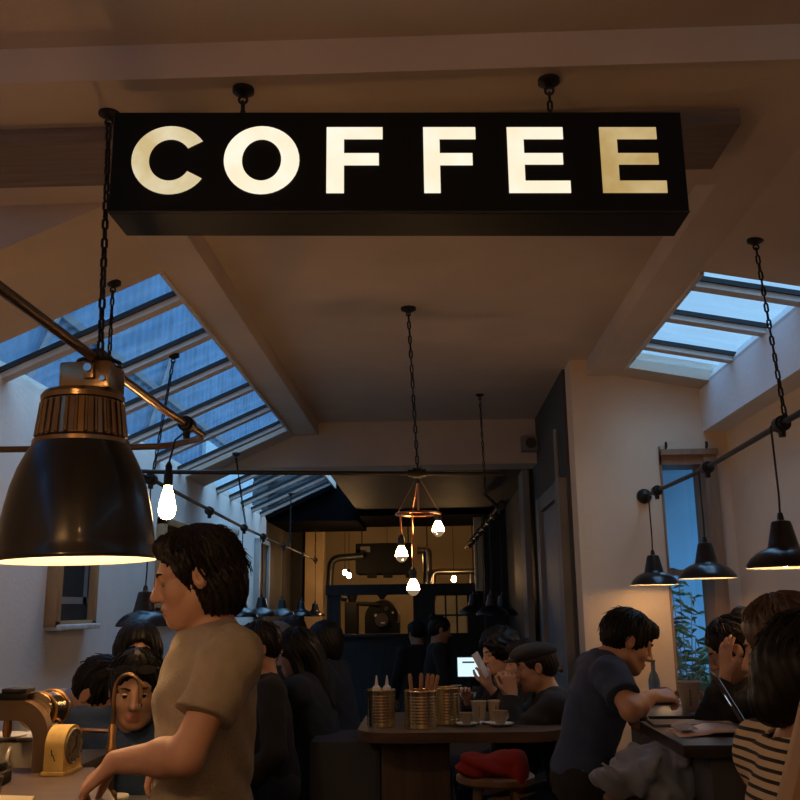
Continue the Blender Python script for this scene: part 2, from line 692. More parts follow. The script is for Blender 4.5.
    for e in (-1, 1):
        hd.ell(h(e * 0.082, -0.012, -0.002), np.array([0.011, 0.020, 0.032]) * q, A, 0.008)
        hd.ell(h(e * 0.097, -0.007, 0.002), np.array([0.012, 0.012, 0.020]) * q, A, 0.003, True)
    body += hd
    # arms
    arms = arms or {}
    up, fo = 0.285 * s * al, 0.250 * s * al
    am = 0.86 if fem else 1.0
    armpts = {}
    for nm, e in (('L', 1), ('R', -1)):
        spec = arms.get(nm) or {}
        S = Sh[nm]
        W = np.array(spec.get('w', S + f * 0.16 - Z * 0.43 + l * e * 0.02), float)
        hint = np.array(spec.get('e', S - Z * 0.4 + l * e * 0.35 - f * 0.3), float)
        E, W = ik(S, W, up, fo, hint)
        armpts[nm] = (S, E, W)
        body.cap(S, E, 0.047 * s * am, 0.039 * s * am, 0.03)
        body.cap(E, E + (W - E) * 0.30, 0.039 * s * am, 0.041 * s * am, 0.02)
        body.cap(E + (W - E) * 0.30, W, 0.041 * s * am, 0.026 * s * am, 0.02)
        hd_ = np.array(spec.get('d', W - E), float)
        nn = np.array(spec.get('n', -Z + 0.001 * f), float)
        th = spec.get('t', None)
        if th is None:
            # thumb points to the inner/forward side
            sdv = np.cross(unit(hd_), nn)
            ref = -l * e + 0.3 * f
            th = 1 if sdv @ ref > 0 else -1
        hand_ops(body, W, hd_, nn, th, s * (0.92 if fem else 1.0), spec.get('curl', 0.5), spec.get('spread', 1.0))
    # legs
    lg = Ops()
    foot = Ops()
    td = f if thigh_dir is None else np.array([math.cos(R(thigh_dir)), math.sin(R(thigh_dir)), 0])
    for nm, e in (('L', 1), ('R', -1)):
        hip = Pv + l * e * 0.088 * s - Z * 0.02
        if legs == 'sit':
            K = hip + td * 0.42 * s + l * e * knee_out - Z * 0.02
            An = K - Z * min(0.57 * s, max(K[2] - foot_z - 0.08, 0.2)) - td * 0.05
        else:
            K, An = ik(hip, np.array([hip[0], hip[1], 0.085]) + l * e * 0.02, 0.435 * s, 0.425 * s, hip + f * 0.6 - Z * 0.3)
        lg.cap(hip, K, 0.082 * s, 0.058 * s, 0.035)
        lg.cap(K, An, 0.056 * s, 0.038 * s, 0.025)
        foot.cap(An - Z * 0.04 - td * 0.03, An - Z * 0.045 + td * 0.14, 0.038 * s, 0.032 * s, 0.03)
    body += lg
    body += foot
    base = np.array([Pv[0], Pv[1], 0.0])

    def midx(fc):
        r = (fc - H) / q
        F_, U_, L_ = r @ hF, r @ hU, r @ hL
        return ((F_ > 0.086) & (np.abs(L_) < 0.0195) & (U_ < -0.0570) & (U_ > -0.0805)).astype(int)

    o, V = sdf_mesh('person', body, res, [skin, LIP], origin=base, midx=midx)
    tag(o, label, 'person', group)
    # eyes and brows
    if eyes:
        for e in (-1, 1):
            m = MB()
            m.sphere(h(e * 0.031, 0.0755, 0.0035), 0.0118 * q, 12, 8)
            ey = m.build('eye', [EYEW, IRIS], o)
            n0 = len(ey.data.polygons)
            for p in ey.data.polygons:
                v = np.array(p.center) + np.array(o.location) - h(e * 0.031, 0.0755, 0.0035)
                if unit(v) @ unit(hF * 0.9 - hU * 0.3) > 0.80:
                    p.material_index = 1
            m = MB()
            m.tube([h(e * 0.012, 0.094, 0.023), h(e * 0.028, 0.092, 0.029), h(e * 0.046, 0.076, 0.026)], [0.003 * q, 0.004 * q, 0.002 * q], 6)
            m.build('eyebrow', hairmat or HAIRD, o)
    # clothes
    if top is not None:
        sh = tor.grown(grow, 0.06)
        for nm in ('L', 'R'):
            S, E, W = armpts[nm]
            r0, r1, r2 = 0.047 * s * am, 0.039 * s * am, 0.028 * s * am
            g = grow + 0.006
            if sleeve <= 1.0:
                en = S + (E - S) * sleeve
                sh.cap(S, S + (en - S) * 0.35, r0 + g + 0.004, r0 + g + 0.002, 0.03)
                sh.cone(S + (en - S) * 0.1, en, r0 + g + 0.002, r1 + g + 0.010, 0.012)
            else:
                fr = sleeve - 1.0
                en = E + (W - E) * min(fr, 0.98)
                sh.cap(S, E, r0 + g, r1 + g, 0.03)
                sh.cap(E, E + (en - E) * 0.6, r1 + g, r1 * 0.9 + g, 0.02)
                sh.cone(E + (en - E) * 0.3, en, r1 + g, r2 + g, 0.015)
        sh.cap(N - d * 0.06 * s + ft * 0.01, nb + (nb - N) * 0.4, open_neck * s, open_neck * s, 0.008, True)
        hemp = Pv + d * hem * s

        def post(X, Y, Zz, D):
            if wr:
                D = D + wrinkle(X, Y, Zz, wr, 1.0, H[0] * 7)
            pl = (X - hemp[0]) * d[0] + (Y - hemp[1]) * d[1] + (Zz - hemp[2]) * d[2]
            return np.maximum(D, -pl)

        at = None
        if stripe:
            def at(V):
                best = np.abs((V - Pv) @ ft) * 0 + 1e9
                val = (V - Pv) @ d
                for nm in ('L', 'R'):
                    S, E, W = armpts[nm]
                    for (a, b, off) in ((S, E, 0.0), (E, W, up)):
                        ab = b - a
                        t = np.clip(((V - a) @ ab) / (ab @ ab), 0, 1)
                        ds = np.sqrt((((V - a) - t[:, None] * ab) ** 2).sum(1))
                        use = (ds < (0.062 * s + grow)) & (ds < best) & ((t > 0.12) | (off > 0))
                        best = np.where(use, ds, best)
                        val = np.where(use, 0.4 - off - t * vlen(ab), val)
                return val
        sdf_mesh('shirt', sh, res, top, o, post, at)
    if bottom is not None:
        tr = lg.grown(0.012, 0.04)
        tr.ell(Pv + d * 0.03 * s, np.array([0.175 * wide, 0.125, 0.13]) * s, ax, 0.05)
        wp = Pv + d * 0.09 * s

        def post2(X, Y, Zz, D):
            pl = (X - wp[0]) * d[0] + (Y - wp[1]) * d[1] + (Zz - wp[2]) * d[2]
            return np.maximum(D + wrinkle(X, Y, Zz, 0.002), pl)
        sdf_mesh('trousers', tr, max(res, 0.009), bottom, o, post2)
        sdf_mesh('shoes', foot.grown(0.008), max(res, 0.009), SHOE, o)
    # hair
    hm = hairmat or HAIRD
    if hair:
        make_hair(o, hair, hm, h, A, q, hF, hU, hL, res, locks, H)
    return dict(o=o, h=h, A=A, q=q, N=N, P=Pv, arms=armpts, f=f, l=l, d=d, ft=ft, F=hF, U=hU, L=hL, base=base)


def make_hair(o, kind, hm, h, A, q, hF, hU, hL, res, locks, H):
    hr = Ops()
    t = {'short': 0.012, 'crop': 0.007, 'mid': 0.013, 'long': 0.016, 'bun': 0.012, 'curly': 0.030, 'bob': 0.018, 'nape': 0.016, 'tied': 0.013}[kind]
    hr.ell(h(0, -0.016, 0.040), np.array([0.076 + t, 0.097 + t, 0.085 + t]) * q, A, 0.02)
    if kind in ('short', 'crop'):
        hr.ell(h(0, -0.058, 0.005), np.array([0.060 + t, 0.050 + t, 0.066]) * q, A, 0.03)
    else:
        hr.ell(h(0, -0.060, -0.010), np.array([0.066 + t, 0.055 + t, 0.070]) * q, A, 0.03)
    if kind == 'mid':
        hr.ell(h(0, -0.070, -0.045), np.array([0.074, 0.060, 0.075]) * q, A, 0.03)
        for e in (-1, 1):
            hr.ell(h(e * 0.066, -0.040, -0.048), np.array([0.026, 0.044, 0.058]) * q, A, 0.03)
            hr.ell(h(e * 0.070, 0.014, 0.040), np.array([0.018, 0.030, 0.036]) * q, A, 0.02)
        hr.ell(h(0, 0.050, 0.100), np.array([0.058, 0.040, 0.024]) * q, A, 0.03)
    if kind in ('long',):
        hr.cap(h(0, -0.075, 0.0), h(0, -0.105, -0.30), 0.075 * q, 0.060 * q, 0.04)
        for e in (-1, 1):
            hr.cap(h(e * 0.074, -0.005, 0.01), h(e * 0.085, -0.03, -0.24), 0.030 * q, 0.028 * q, 0.03)
    if kind == 'bob':
        for e in (-1, 1):
            hr.cap(h(e * 0.070, 0.0, 0.02), h(e * 0.075, -0.005, -0.09), 0.028 * q, 0.024 * q, 0.03)
        hr.ell(h(0, -0.06, -0.06), np.array([0.08, 0.055, 0.07]) * q, A, 0.03)
    if kind == 'nape':
        hr.cap(h(0, -0.080, 0.0), h(0, -0.108, -0.06), 0.074 * q, 0.050 * q, 0.04)
        for e in (-1, 1):
            hr.ell(h(e * 0.068, -0.030, -0.02), np.array([0.020, 0.034, 0.05]) * q, A, 0.02)
    if kind == 'bun':
        hr.ell(h(0, -0.10, 0.105), np.array([0.042, 0.042, 0.040]) * q, A, 0.008)
    if kind == 'tied':
        hr.ell(h(0, -0.115, 0.02), np.array([0.04, 0.045, 0.05]) * q, A, 0.02)
        for e in (-1, 1):
            hr.cap(h(e * 0.075, 0.01, 0.02), h(e * 0.066, 0.03, -0.07), 0.014 * q, 0.009 * q, 0.02)
    if kind == 'curly':
        hr.ell(h(0, -0.03, 0.05), np.array([0.118, 0.125, 0.105]) * q, A, 0.03)
    if kind == 'short':
        hr.ell(h(0, 0.060, 0.090), np.array([0.062, 0.042, 0.030]) * q, A, 0.02)
        hr.ell(h(0, 0.082, 0.066), np.array([0.052, 0.020, 0.020]) * q, A, 0.02)
        for e in (-1, 1):
            hr.ell(h(e * 0.070, 0.022, 0.018), np.array([0.014, 0.016, 0.034]) * q, A, 0.015)
    # free the face
    if kind == 'mid':
        hr.ell(h(0, 0.106, -0.016), np.array([0.092, 0.086, 0.098]) * q, A, 0.010, True)
    else:
        hr.ell(h(0, 0.112, -0.030), np.array([0.080, 0.068, 0.102]) * q, A, 0.010, True)
    hr.ell(h(0, 0.075, -0.115), np.array([0.085, 0.085, 0.070]) * q, A, 0.012, True)
    if kind in ('short', 'crop', 'mid', 'tied', 'bun'):
        for e in (-1, 1):
            hr.ell(h(e * 0.092, -0.006, -0.006), np.array([0.022, 0.022, 0.030]) * q, A, 0.008, True)
    amp = {'curly': 0.009, 'short': 0.0035, 'mid': 0.004}.get(kind, 0.002)

    def post(X, Y, Z, D):
        a = (X - H[0]), (Y - H[1]), (Z - H[2])
        u = a[0] * hU[0] + a[1] * hU[1] + a[2] * hU[2]
        f = a[0] * hF[0] + a[1] * hF[1] + a[2] * hF[2]
        l = a[0] * hL[0] + a[1] * hL[1] + a[2] * hL[2]
        if kind == 'curly':
            return D + amp * np.sin(95 * u + 2 * np.sin(60 * l)) * np.sin(90 * f + 2 * np.sin(50 * u)) * np.sin(88 * l + 1.7)
        an = np.arctan2(l, f + 0.02)
        return D + amp * np.sin(26 * an + 6 * np.sin(18 * u)) + amp * 0.6 * np.sin(61 * an + 40 * u)
    V, Q = sdf_mesh('hair', hr, min(res, 0.006), hm, o, post, raw=True)
    m = MB()
    m.add(V, Q.tolist())
    rg = np.random.default_rng(3)
    for i in range(locks):
        az = rg.uniform(-PI, PI)            # 0 = forward
        front = abs(az) < 0.75
        if front and rg.random() < 0.5:
            continue
        el0 = rg.uniform(0.35, 1.45)
        L = rg.uniform(0.6, 1.2)
        pts, rs = [], []
        bottom = {'mid': -0.14, 'long': -0.30, 'short': -0.03, 'curly': -0.08, 'bob': -0.14, 'nape': -0.09, 'tied': -0.03, 'bun': 0.02, 'crop': -0.04}[kind]
        sweep = az + (0.5 if az > 0 else -0.5) * (1 if front else 0.25)
        for k in range(6):
            tt = k / 5
            a2 = az + (sweep - az) * tt + 0.08 * math.sin(5 * tt + i)
            el = el0 - L * tt
            off = t + 0.003 + (0.020 * tt * tt * rg.random() if not front else 0.0)
            p = [math.sin(a2) * math.cos(el) * (0.077 + off), -0.016 + math.cos(a2) * math.cos(el) * (0.098 + off), 0.038 + math.sin(el) * (0.086 + off)]
            if el < -0.1:
                p[2] = max(0.038 + (el) * 0.14, bottom + 0.05 * rg.random())
                p[1] -= (0.022 if kind in ('mid', 'long') else 0.0) * tt * rg.random()
            if p[1] > -0.005 and p[2] < 0.066 + 0.25 * (p[1] - 0.005) - (0.02 if kind == 'short' else 0):
                break
            pts.append(h(*p))
            rs.append((0.0055 * (1 - 0.85 * tt)) * q)
        if len(pts) > 2:
            rs[-1] = 0.0006
            m.tube(pts, rs, 5)
    m.build('hair', hm, o, smooth=60)


# ------------------------------------------------------------------ camera
cam = bpy.data.cameras.new('camera')
cam.lens = 36.0 * 905 / 800
cam.sensor_width = 36
cam.clip_end = 200
co = bpy.data.objects.new('camera', cam)
COL.objects.link(co)
yaw_, pit_, rol_ = R(1.8167), R(12.9663), R(-0.7)
fw = Vector((-math.sin(yaw_) * math.cos(pit_), math.cos(yaw_) * math.cos(pit_), math.sin(pit_)))
rt = Vector((math.cos(yaw_), math.sin(yaw_), 0))
upv = rt.cross(fw)
r2 = rt * math.cos(rol_) + upv * math.sin(rol_)
u2 = upv * math.cos(rol_) - rt * math.sin(rol_)
M = Matrix((r2, u2, -fw)).transposed().to_4x4()
M.translation = Vector((0, 0, 1.5))
co.matrix_world = M
SC.camera = co
vs = SC.view_settings
vs.view_transform = 'Standard'
vs.look = 'None'
vs.gamma = 1
vs.exposure = 0.0
vs.use_curve_mapping = False

# ------------------------------------------------------------------ sky
w = bpy.data.worlds.new('world')
SC.world = w
w.use_nodes = True
nt = w.node_tree
bg = nt.nodes['Background']
tc = nt.nodes.new('ShaderNodeTexCoord')
sx = nt.nodes.new('ShaderNodeSeparateXYZ')
nt.links.new(tc.outputs['Generated'], sx.inputs[0])
rp = nt.nodes.new('ShaderNodeValToRGB')
rp.color_ramp.elements[0].position = 0.0
rp.color_ramp.elements[1].position = 1.0
rp.color_ramp.elements[0].color = (0.05, 0.20, 0.48, 1)
rp.color_ramp.elements[1].color = (0.24, 0.42, 0.60, 1)
mr = nt.nodes.new('ShaderNodeMapRange')
mr.inputs['From Min'].default_value = -0.7
mr.inputs['From Max'].default_value = 0.5
nt.links.new(sx.outputs['X'], mr.inputs['Value'])
nt.links.new(mr.outputs[0], rp.inputs['Fac'])
nt.links.new(rp.outputs['Color'], bg.inputs['Color'])
mz = nt.nodes.new('ShaderNodeMapRange')
mz.inputs['From Min'].default_value = 0.50
mz.inputs['From Max'].default_value = 0.85
mz.inputs['To Min'].default_value = SKY
mz.inputs['To Max'].default_value = SKY * ZEN
nt.links.new(sx.outputs['Z'], mz.inputs['Value'])
nt.links.new(mz.outputs[0], bg.inputs['Strength'])

# ------------------------------------------------------------------ common materials
PLASTER = mat('plaster_ceiling', (0.60, 0.49, 0.39), 0.85, noise=0.10, nscale=2.5, bump=0.15, bscale=45)
PLASTW = mat('plaster_wall', (0.80, 0.79, 0.78), 0.85, noise=0.10, nscale=2.0, bump=0.2, bscale=35)
PLASTR = mat('plaster_wall_warm', (0.78, 0.63, 0.46), 0.85, noise=0.10, nscale=2.0, bump=0.2, bscale=35)
DARKW = wood('dark_panel', (0.032, 0.027, 0.023), (0.016, 0.013, 0.011), 0.75, (6, 6, 1))
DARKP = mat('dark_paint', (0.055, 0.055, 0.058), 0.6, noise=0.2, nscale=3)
GREYP = mat('grey_paint', (0.22, 0.22, 0.23), 0.6, noise=0.15, nscale=3)
DARKBAND = wood('dark_brown_band', (0.22, 0.16, 0.12), (0.15, 0.105, 0.08), 0.7, (1, 12, 12))
FLOORW = wood('floor_board', (0.12, 0.085, 0.06), (0.06, 0.04, 0.03), 0.5, (12, 1, 12))
IRON = mat('black_iron', (0.014, 0.014, 0.015), 0.45, metal=0.3)
CHAINM = mat('chain_iron', (0.03, 0.028, 0.026), 0.4, metal=0.7)
STEELT = mat('dark_conduit', (0.018, 0.017, 0.016), 0.45, metal=0.3)
ENAMEL = mat('black_enamel', (0.010, 0.010, 0.011), 0.28, coat=0.15)
LINING = mat('white_enamel', (0.85, 0.83, 0.78), 0.4)
RAFT = mat('rafter_paint', (0.62, 0.58, 0.54), 0.7, noise=0.1, nscale=5)
STRIPK = mat('black_strip', (0.012, 0.012, 0.014), 0.6)
GLASS = glass_pane('skylight_glass', (0.93, 0.96, 0.98), 0.06, 0.09)
GLASSW = glass_pane('window_glass', (0.90, 0.95, 0.98), 0.06)
WARM = (1.0, 0.60, 0.27)
BULBW = emis('bulb_glow', (1.0, 0.54, 0.21), 80.0)
BULBR = emis('rear_bulb_glow', (1.0, 0.56, 0.22), 170.0)
FILLF = emis('front_fill_glow', (1.0, 0.52, 0.19), 230.0)  # strong glow for the unseen bulb added at the front left
BULBE = emis('filament_bulb_glow', (1.0, 0.52, 0.19), 110.0)
BULBP = emis('pendant_bulb_glow', (1.0, 0.56, 0.23), 68.0)
BRASS = mat('old_brass', (0.45, 0.27, 0.12), 0.32, metal=1.0, noise=0.3, nscale=20)
COPPER = mat('copper_tube', (0.55, 0.25, 0.12), 0.3, metal=1.0)
CHROME = mat('chrome', (0.55, 0.55, 0.55), 0.2, metal=1.0)
PORC = mat('white_porcelain', (0.78, 0.77, 0.74), 0.3)
PAPER = mat('white_paper', (0.75, 0.72, 0.66), 0.8)
WHITEP = mat('white_plastic', (0.7, 0.7, 0.68), 0.5)


def S(name, m, *spans, bev=0.0):
    b = MB()
    for s in spans:
        b.span(*s, bev=bev)
    return b.build(name, m, structure=True)


# ------------------------------------------------------------------ room shell
S('floor', FLOORW, (-2.6, 2.7, -3.2, 19.2, -0.1, 0))
S('wall_left', PLASTW, (-2.4, -2.2, -3.2, 12.15, 0, 2.70))
S('wall_left_rear', DARKP, (-2.4, -2.2, 12.15, 19.2, 0, 3.2))  # dark paint stands in for the shade past the skylights
b = MB()
b.span(2.08, 2.28, -3.2, 6.3, 0, 2.68)
b.build('wall_right', PLASTR, structure=True)
# plaster fascia box under the right-hand skylight
b = MB()
b.span(1.92, 2.28, -3.2, 6.3, 2.68, 2.985)
b.build('trim_1', PLASTW, structure=True)
S('wall_front', PLASTR, (-2.4, 2.28, -3.3, -3.1, 0, 3.4))
# end wall of the right bay with its tall window opening
b = MB()
b.span(1.02, 1.36, 6.3, 6.55, 0, 3.3)
b.span(1.36, 1.60, 6.3, 6.55, 0, 2.9)
b.span(1.95, 2.28, 6.3, 6.55, 0, 2.9)
b.span(1.60, 1.95, 6.3, 6.55, 2.54, 2.9)
b.prism([(1.36, 2.9), (2.28, 2.9), (2.28, 3.00), (1.36, 3.16)], 6.3, 6.55)
b.span(1.60, 1.95, 6.3, 6.55, 0, 0.75)
b.build('wall_end', PLASTR, structure=True)
# narrow rear right wall
b = MB()
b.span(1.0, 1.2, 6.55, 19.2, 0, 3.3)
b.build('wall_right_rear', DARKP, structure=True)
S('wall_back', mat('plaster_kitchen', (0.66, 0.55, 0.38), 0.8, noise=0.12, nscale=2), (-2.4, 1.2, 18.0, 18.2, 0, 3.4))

# ceilings
b = MB()
b.span(-2.4, 2.28, -3.2, 2.47, 3.22, 3.40)          # front part
b.span(-1.26, 1.36, 2.47, 3.30, 3.10, 3.40)         # broad beam over the sign
b.span(-2.4, -1.26, 2.47, 3.32, 3.10, 3.40)
b.span(-1.26, 1.36, 3.30, 8.36, 3.22, 3.40)         # centre bay
b.build('ceiling', PLASTER, structure=True)
b = MB()
b.span(1.36, 2.28, 2.47, 2.72, 3.10, 3.40)
b.build('trim_2', PLASTER, structure=True)
S('trim_3', DARKBAND, (-2.2, 1.05, 2.74, 3.06, 3.045, 3.11))  # dark brown band across the ceiling behind the sign
S('trim_4', PLASTER, (-1.26, -1.04, 3.30, 8.36, 3.10, 3.24))
S('trim_5', PLASTER, (1.14, 1.36, 3.30, 6.5, 3.10, 3.24))
b = MB()
b.span(-1.26, 1.2, 8.36, 8.72, 2.80, 3.3)
b.prism([(-1.95, 2.80), (-1.26, 2.80), (-1.26, 3.12), (-1.95, 2.81)], 8.36, 8.72)
b.build('trim_6', PLASTER, structure=True)
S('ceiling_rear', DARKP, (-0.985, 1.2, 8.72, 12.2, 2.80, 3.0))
S('ceiling_kitchen', PLASTER, (-2.4, 1.2, 13.9, 18.2, 3.15, 3.3))
SL = 0.42 / 0.94


def slope_l(x):
    return 3.10 - (-1.26 - x) * SL


def slope_r(x):
    return 3.10 - (x - 1.35) * 0.19


def left_slab(y0, y1):
    return [(-1.26, 3.10), (-2.25, slope_l(-2.25)), (-2.25, slope_l(-2.25) + 0.12), (-1.26, 3.22)], y0, y1


b = MB()
b.prism(*left_slab(8.05, 8.72))
b.prism([(-1.26, 3.10), (-2.25, slope_l(-2.25)), (-2.25, 3.4), (-1.26, 3.4)], 3.32, 4.08)
b.build('ceiling_left', PLASTER, structure=True)
b = MB()
b.prism(*left_slab(12.1, 12.4))
b.span(-2.4, -0.98, 12.2, 13.95, 2.66, 3.4)
b.span(-0.98, 1.2, 12.2, 13.95, 2.72, 3.4)
b.build('ceiling_left_rear', mat('near_black_paint', (0.004, 0.004, 0.005), 0.9, spec=0.02), structure=True)  # even near-black paint on the rear ceiling block
b = MB()
rs = [(1.35, 3.10), (1.35, 3.22), (2.2, slope_r(2.2) + 0.12), (2.2, slope_r(2.2))]
b.prism(rs, 2.72, 4.25)
b.prism(rs, 6.06, 6.4)
b.build('ceiling_right', PLASTER, structure=True)


# skylights
def skylight(name, side, y0, y1, ys):
    if side < 0:
        x0, x1, sf = -1.26, -2.22, slope_l
    else:
        x0, x1, sf = 1.35, 1.95, slope_r
    root = empty(name, ((x0 + x1) / 2, (y0 + y1) / 2, 2.9))
    root['kind'] = 'structure'
    up = 0.06
    slp = SL if side < 0 else 0.19
    n = Vector((slp * (1 if side > 0 else -1), 0, 1)).normalized()
    edges = [y0] + list(ys) + [y1]
    for i in range(len(edges) - 1):
        g = MB()
        a, c = Vector((x0, 0, sf(x0))), Vector((x1, 0, sf(x1)))
        p = [(a + n * up), (c + n * up), (c + n * (up + 0.008)), (a + n * (up + 0.008))]
        g.prism([(v.x, v.z) for v in p], edges[i], edges[i + 1])
        g.build('pane', GLASS, root, smooth=0)
    for y in ys:
        g = MB()
        a, c = Vector((x0, 0, sf(x0))), Vector((x1, 0, sf(x1)))
        p = [a, c, (c + n * (up - 0.006)), (a + n * (up - 0.006))]
        g.prism([(v.x, v.z) for v in p], y - 0.036, y + 0.036)
        r = g.build('rafter', RAFT, root, smooth=0)
        g = MB()
        p = [(a + n * (up - 0.03)), (c + n * (up - 0.03)), (c + n * (up - 0.004)), (a + n * (up - 0.004))]
        g.prism([(v.x, v.z) for v in p], y - 0.050, y + 0.050)
        g.build('top_strip', STRIPK, r, smooth=0)  # black strip along the top edge of the rafter
    # kerb on the low side
    g = MB()
    if side < 0:
        g.prism([(-2.2, sf(-2.2) - 0.05), (-2.4, sf(-2.2) - 0.05), (-2.4, sf(-2.4) + 0.16), (-2.215, sf(-2.2) + 0.10)], y0, y1)
    else:
        g.prism([(1.92, 2.98), (1.96, 2.98), (1.96, sf(1.96) + 0.09), (1.92, sf(1.92) + 0.015)], y0, y1)
    g.build('kerb', RAFT, root, smooth=0)
    g = MB()
    g.span(min(x0, x0 - side * -0.02), max(x0, x0 - side * -0.02), y0, y1, 3.08, 3.24)
    g.build('curb_board', RAFT, root, smooth=0)
    return root


skylight('window_1', -1, 4.08, 8.05, [4.49, 5.13, 5.77, 6.46, 7.19, 7.85])
skylight('window_2', -1, 8.72, 12.1, [9.30, 9.92, 10.54, 11.16, 11.74])
skylight('window_3', 1, 4.25, 6.06, [4.48, 5.01, 5.59])
# roof skin shutting out light above the slabs
b = MB()
b.span(-2.4, -1.2, -3.2, 4.08, 3.4, 3.45)
b.build('trim_7', DARKP, structure=True)

# end-wall window
root = empty('window_4', (1.775, 6.42, 1.6))
root['kind'] = 'structure'
JW = wood('jamb_wood', (0.34, 0.22, 0.13), (0.24, 0.15, 0.09), 0.6, (8, 8, 1))
b = MB()
b.span(1.60, 1.615, 6.29, 6.56, 0.75, 2.58)
b.span(1.90, 1.99, 6.27, 6.56, 0.75, 2.55)
b.span(1.60, 1.95, 6.29, 6.56, 2.45, 2.54)
b.span(1.61, 2.0, 6.255, 6.32, 2.515, 2.555)
b.span(1.60, 1.95, 6.29, 6.56, 0.75, 0.80)
b.build('frame', JW, root)
b = MB()
b.span(1.615, 1.90, 6.48, 6.52, 1.70, 1.74)
b.span(1.615, 1.64, 6.48, 6.52, 0.8, 2.49)
b.build('sash', JW, root)
b = MB()
b.span(1.615, 1.90, 6.50, 6.506, 0.8, 2.49)
b.build('pane', GLASSW, root, smooth=0)
for x in (1.65, 1.93):
    b = MB()
    pts = [Vector((x, 6.295, 2.56))] + [Vector((x, 6.275 - 0.022 * math.sin(a), 2.585 + 0.022 * math.cos(a))) for a in np.linspace(-0.4, 3.4, 9)]
    b.tube(pts, 0.005, 6)
    b.build('curtain_hook', IRON, root)

# rear doorway in the narrow wall and pilaster strips
b = MB()
b.span(0.94, 1.0, 6.62, 6.86, 0, 2.42)
b.span(0.95, 1.0, 6.86, 7.9, 2.30, 2.42)
b.span(0.94, 1.0, 7.9, 8.12, 0, 2.42)
b.build('trim_8', GREYP, structure=True)
root = empty('door_1', (0.985, 7.38, 0))
root['kind'] = 'structure'
MB().span(0.975, 0.999, 6.87, 7.89, 0.01, 2.29).build('leaf', mat('door_bluegrey', (0.20, 0.22, 0.25), 0.55), root)
for (z0, z1) in ((0.25, 1.0), (1.15, 2.1)):
    MB().span(0.965, 0.976, 7.02, 7.74, z0, z1).build('panel', mat('door_bluegrey', (0.20, 0.22, 0.25), 0.55), root)
MB().sphere((0.945, 6.98, 1.05), 0.025).build('knob', BRASS, root)
MB().span(0.90, 0.96, 8.75, 9.15, 0, 2.8).build('trim_9', GREYP, structure=True)
MB().cyl((0.955, 6.74, 0), (0.955, 6.74, 2.8), 0.018).build('trim_10', GREYP, structure=True)

# rear left return walls and pilaster
TAN = mat('pilaster_tan', (0.50, 0.36, 0.20), 0.7, noise=0.15, nscale=3)
S('wall_rear_left', wood('brown_panel', (0.20, 0.13, 0.08), (0.14, 0.09, 0.055), 0.6, (8, 8, 1)), (-2.4, -1.98, 14.5, 14.7, 0, 3.15))
S('trim_11', DARKW, (-2.24, -1.97, 14.35, 14.6, 0, 3.15))
S('trim_12', TAN, (-1.97, -1.69, 14.3, 14.6, 0, 3.15))
# rear right return
S('wall_rear_right', DARKW, (0.70, 1.0, 12.2, 12.4, 0, 2.8))
S('trim_13', mat('pilaster_cream', (0.62, 0.50, 0.30), 0.7), (0.60, 0.70, 12.6, 12.75, 1.72, 2.8))

# partition to the kitchen: low panel, posts, header
b = MB()
b.span(-1.46, 0.72, 12.9, 13.0, 0, 1.12)
b.span(-1.48, 0.74, 12.85, 13.05, 1.12, 1.16)
b.build('wall_partition', DARKW, structure=True)
S('trim_14', DARKW, (-1.48, 0.72, 12.85, 13.05, 1.69, 1.83))
S('trim_15', DARKW, (-1.46, -1.28, 12.87, 13.03, 1.16, 1.69), (-0.26, 0.03, 12.87, 13.03, 1.16, 1.69), (0.50, 0.72, 12.87, 13.03, 0.9, 1.69))
root = empty('window_5', (0.27, 12.95, 1.3))
root['kind'] = 'structure'
b = MB()
for x in (0.03, 0.19, 0.345, 0.50):
    b.span(x - 0.012, x + 0.012, 12.92, 12.98, 0.75, 1.69)
for z in (0.78, 1.08, 1.40, 1.68):
    b.span(0.03, 0.50, 12.92, 12.98, z - 0.012, z + 0.012)
b.build('frame', DARKW, root)
MB().span(0.03, 0.50, 12.945, 12.95, 0.78, 1.68).build('pane', GLASSW, root, smooth=0)
MB().span(-0.2, 0.55, 15.4, 15.5, 0.6, 1.68).build('trim_16', mat('kitchen_cupboard', (0.55, 0.47, 0.33), 0.7), structure=True)

# ------------------------------------------------------------------ outside
CLAD = mat('blue_grey_cladding', (0.085, 0.20, 0.36), 0.6, noise=0.35, nscale=1.6)
root = empty('neighbour_building', (-5.3, 7.5, 0), 'tall corrugated building seen through the left skylight', 'building')
b = MB()
yy = np.arange(-1.0, 34.0, 0.09)
poly = []
for i, y in enumerate(yy):
    poly.append((y, -4.9 + (0.035 if (i // 2) % 2 else 0.0)))
vs_, fs_ = [], []
for (y, x) in poly:
    vs_ += [(x, y, 2.9), (x, y, 15.5)]
for i in range(len(poly) - 1):
    fs_.append((2 * i, 2 * i + 2, 2 * i + 3, 2 * i + 1))
b.add(vs_, fs_)
b.build('cladding', CLAD, root, smooth=0)
MB().span(-6.2, -4.95, -1.0, 34, 0, 15.4).build('wall', CLAD, root)
MB().span(-4.86, -4.78, 19.0, 34, 0, 5.1).build('rendered_storey', mat('pale_blue_render', (0.42, 0.56, 0.66), 0.8, noise=0.15, nscale=1.5), root)
for z in (3.9, 5.3):
    MB().span(-4.9, -4.80, -1.0, 34, z, z + 0.12).build('girt', mat('girt_dark', (0.10, 0.12, 0.15), 0.6), root)
for y in (5.0, 9.5, 14):
    b = MB()
    b.tube([(-4.78, y, 3.0), (-4.78, y + 2.4, 6.5)], 0.05, 8)
    b.build('brace', mat('girt_dark', (0.10, 0.12, 0.15), 0.6), root)

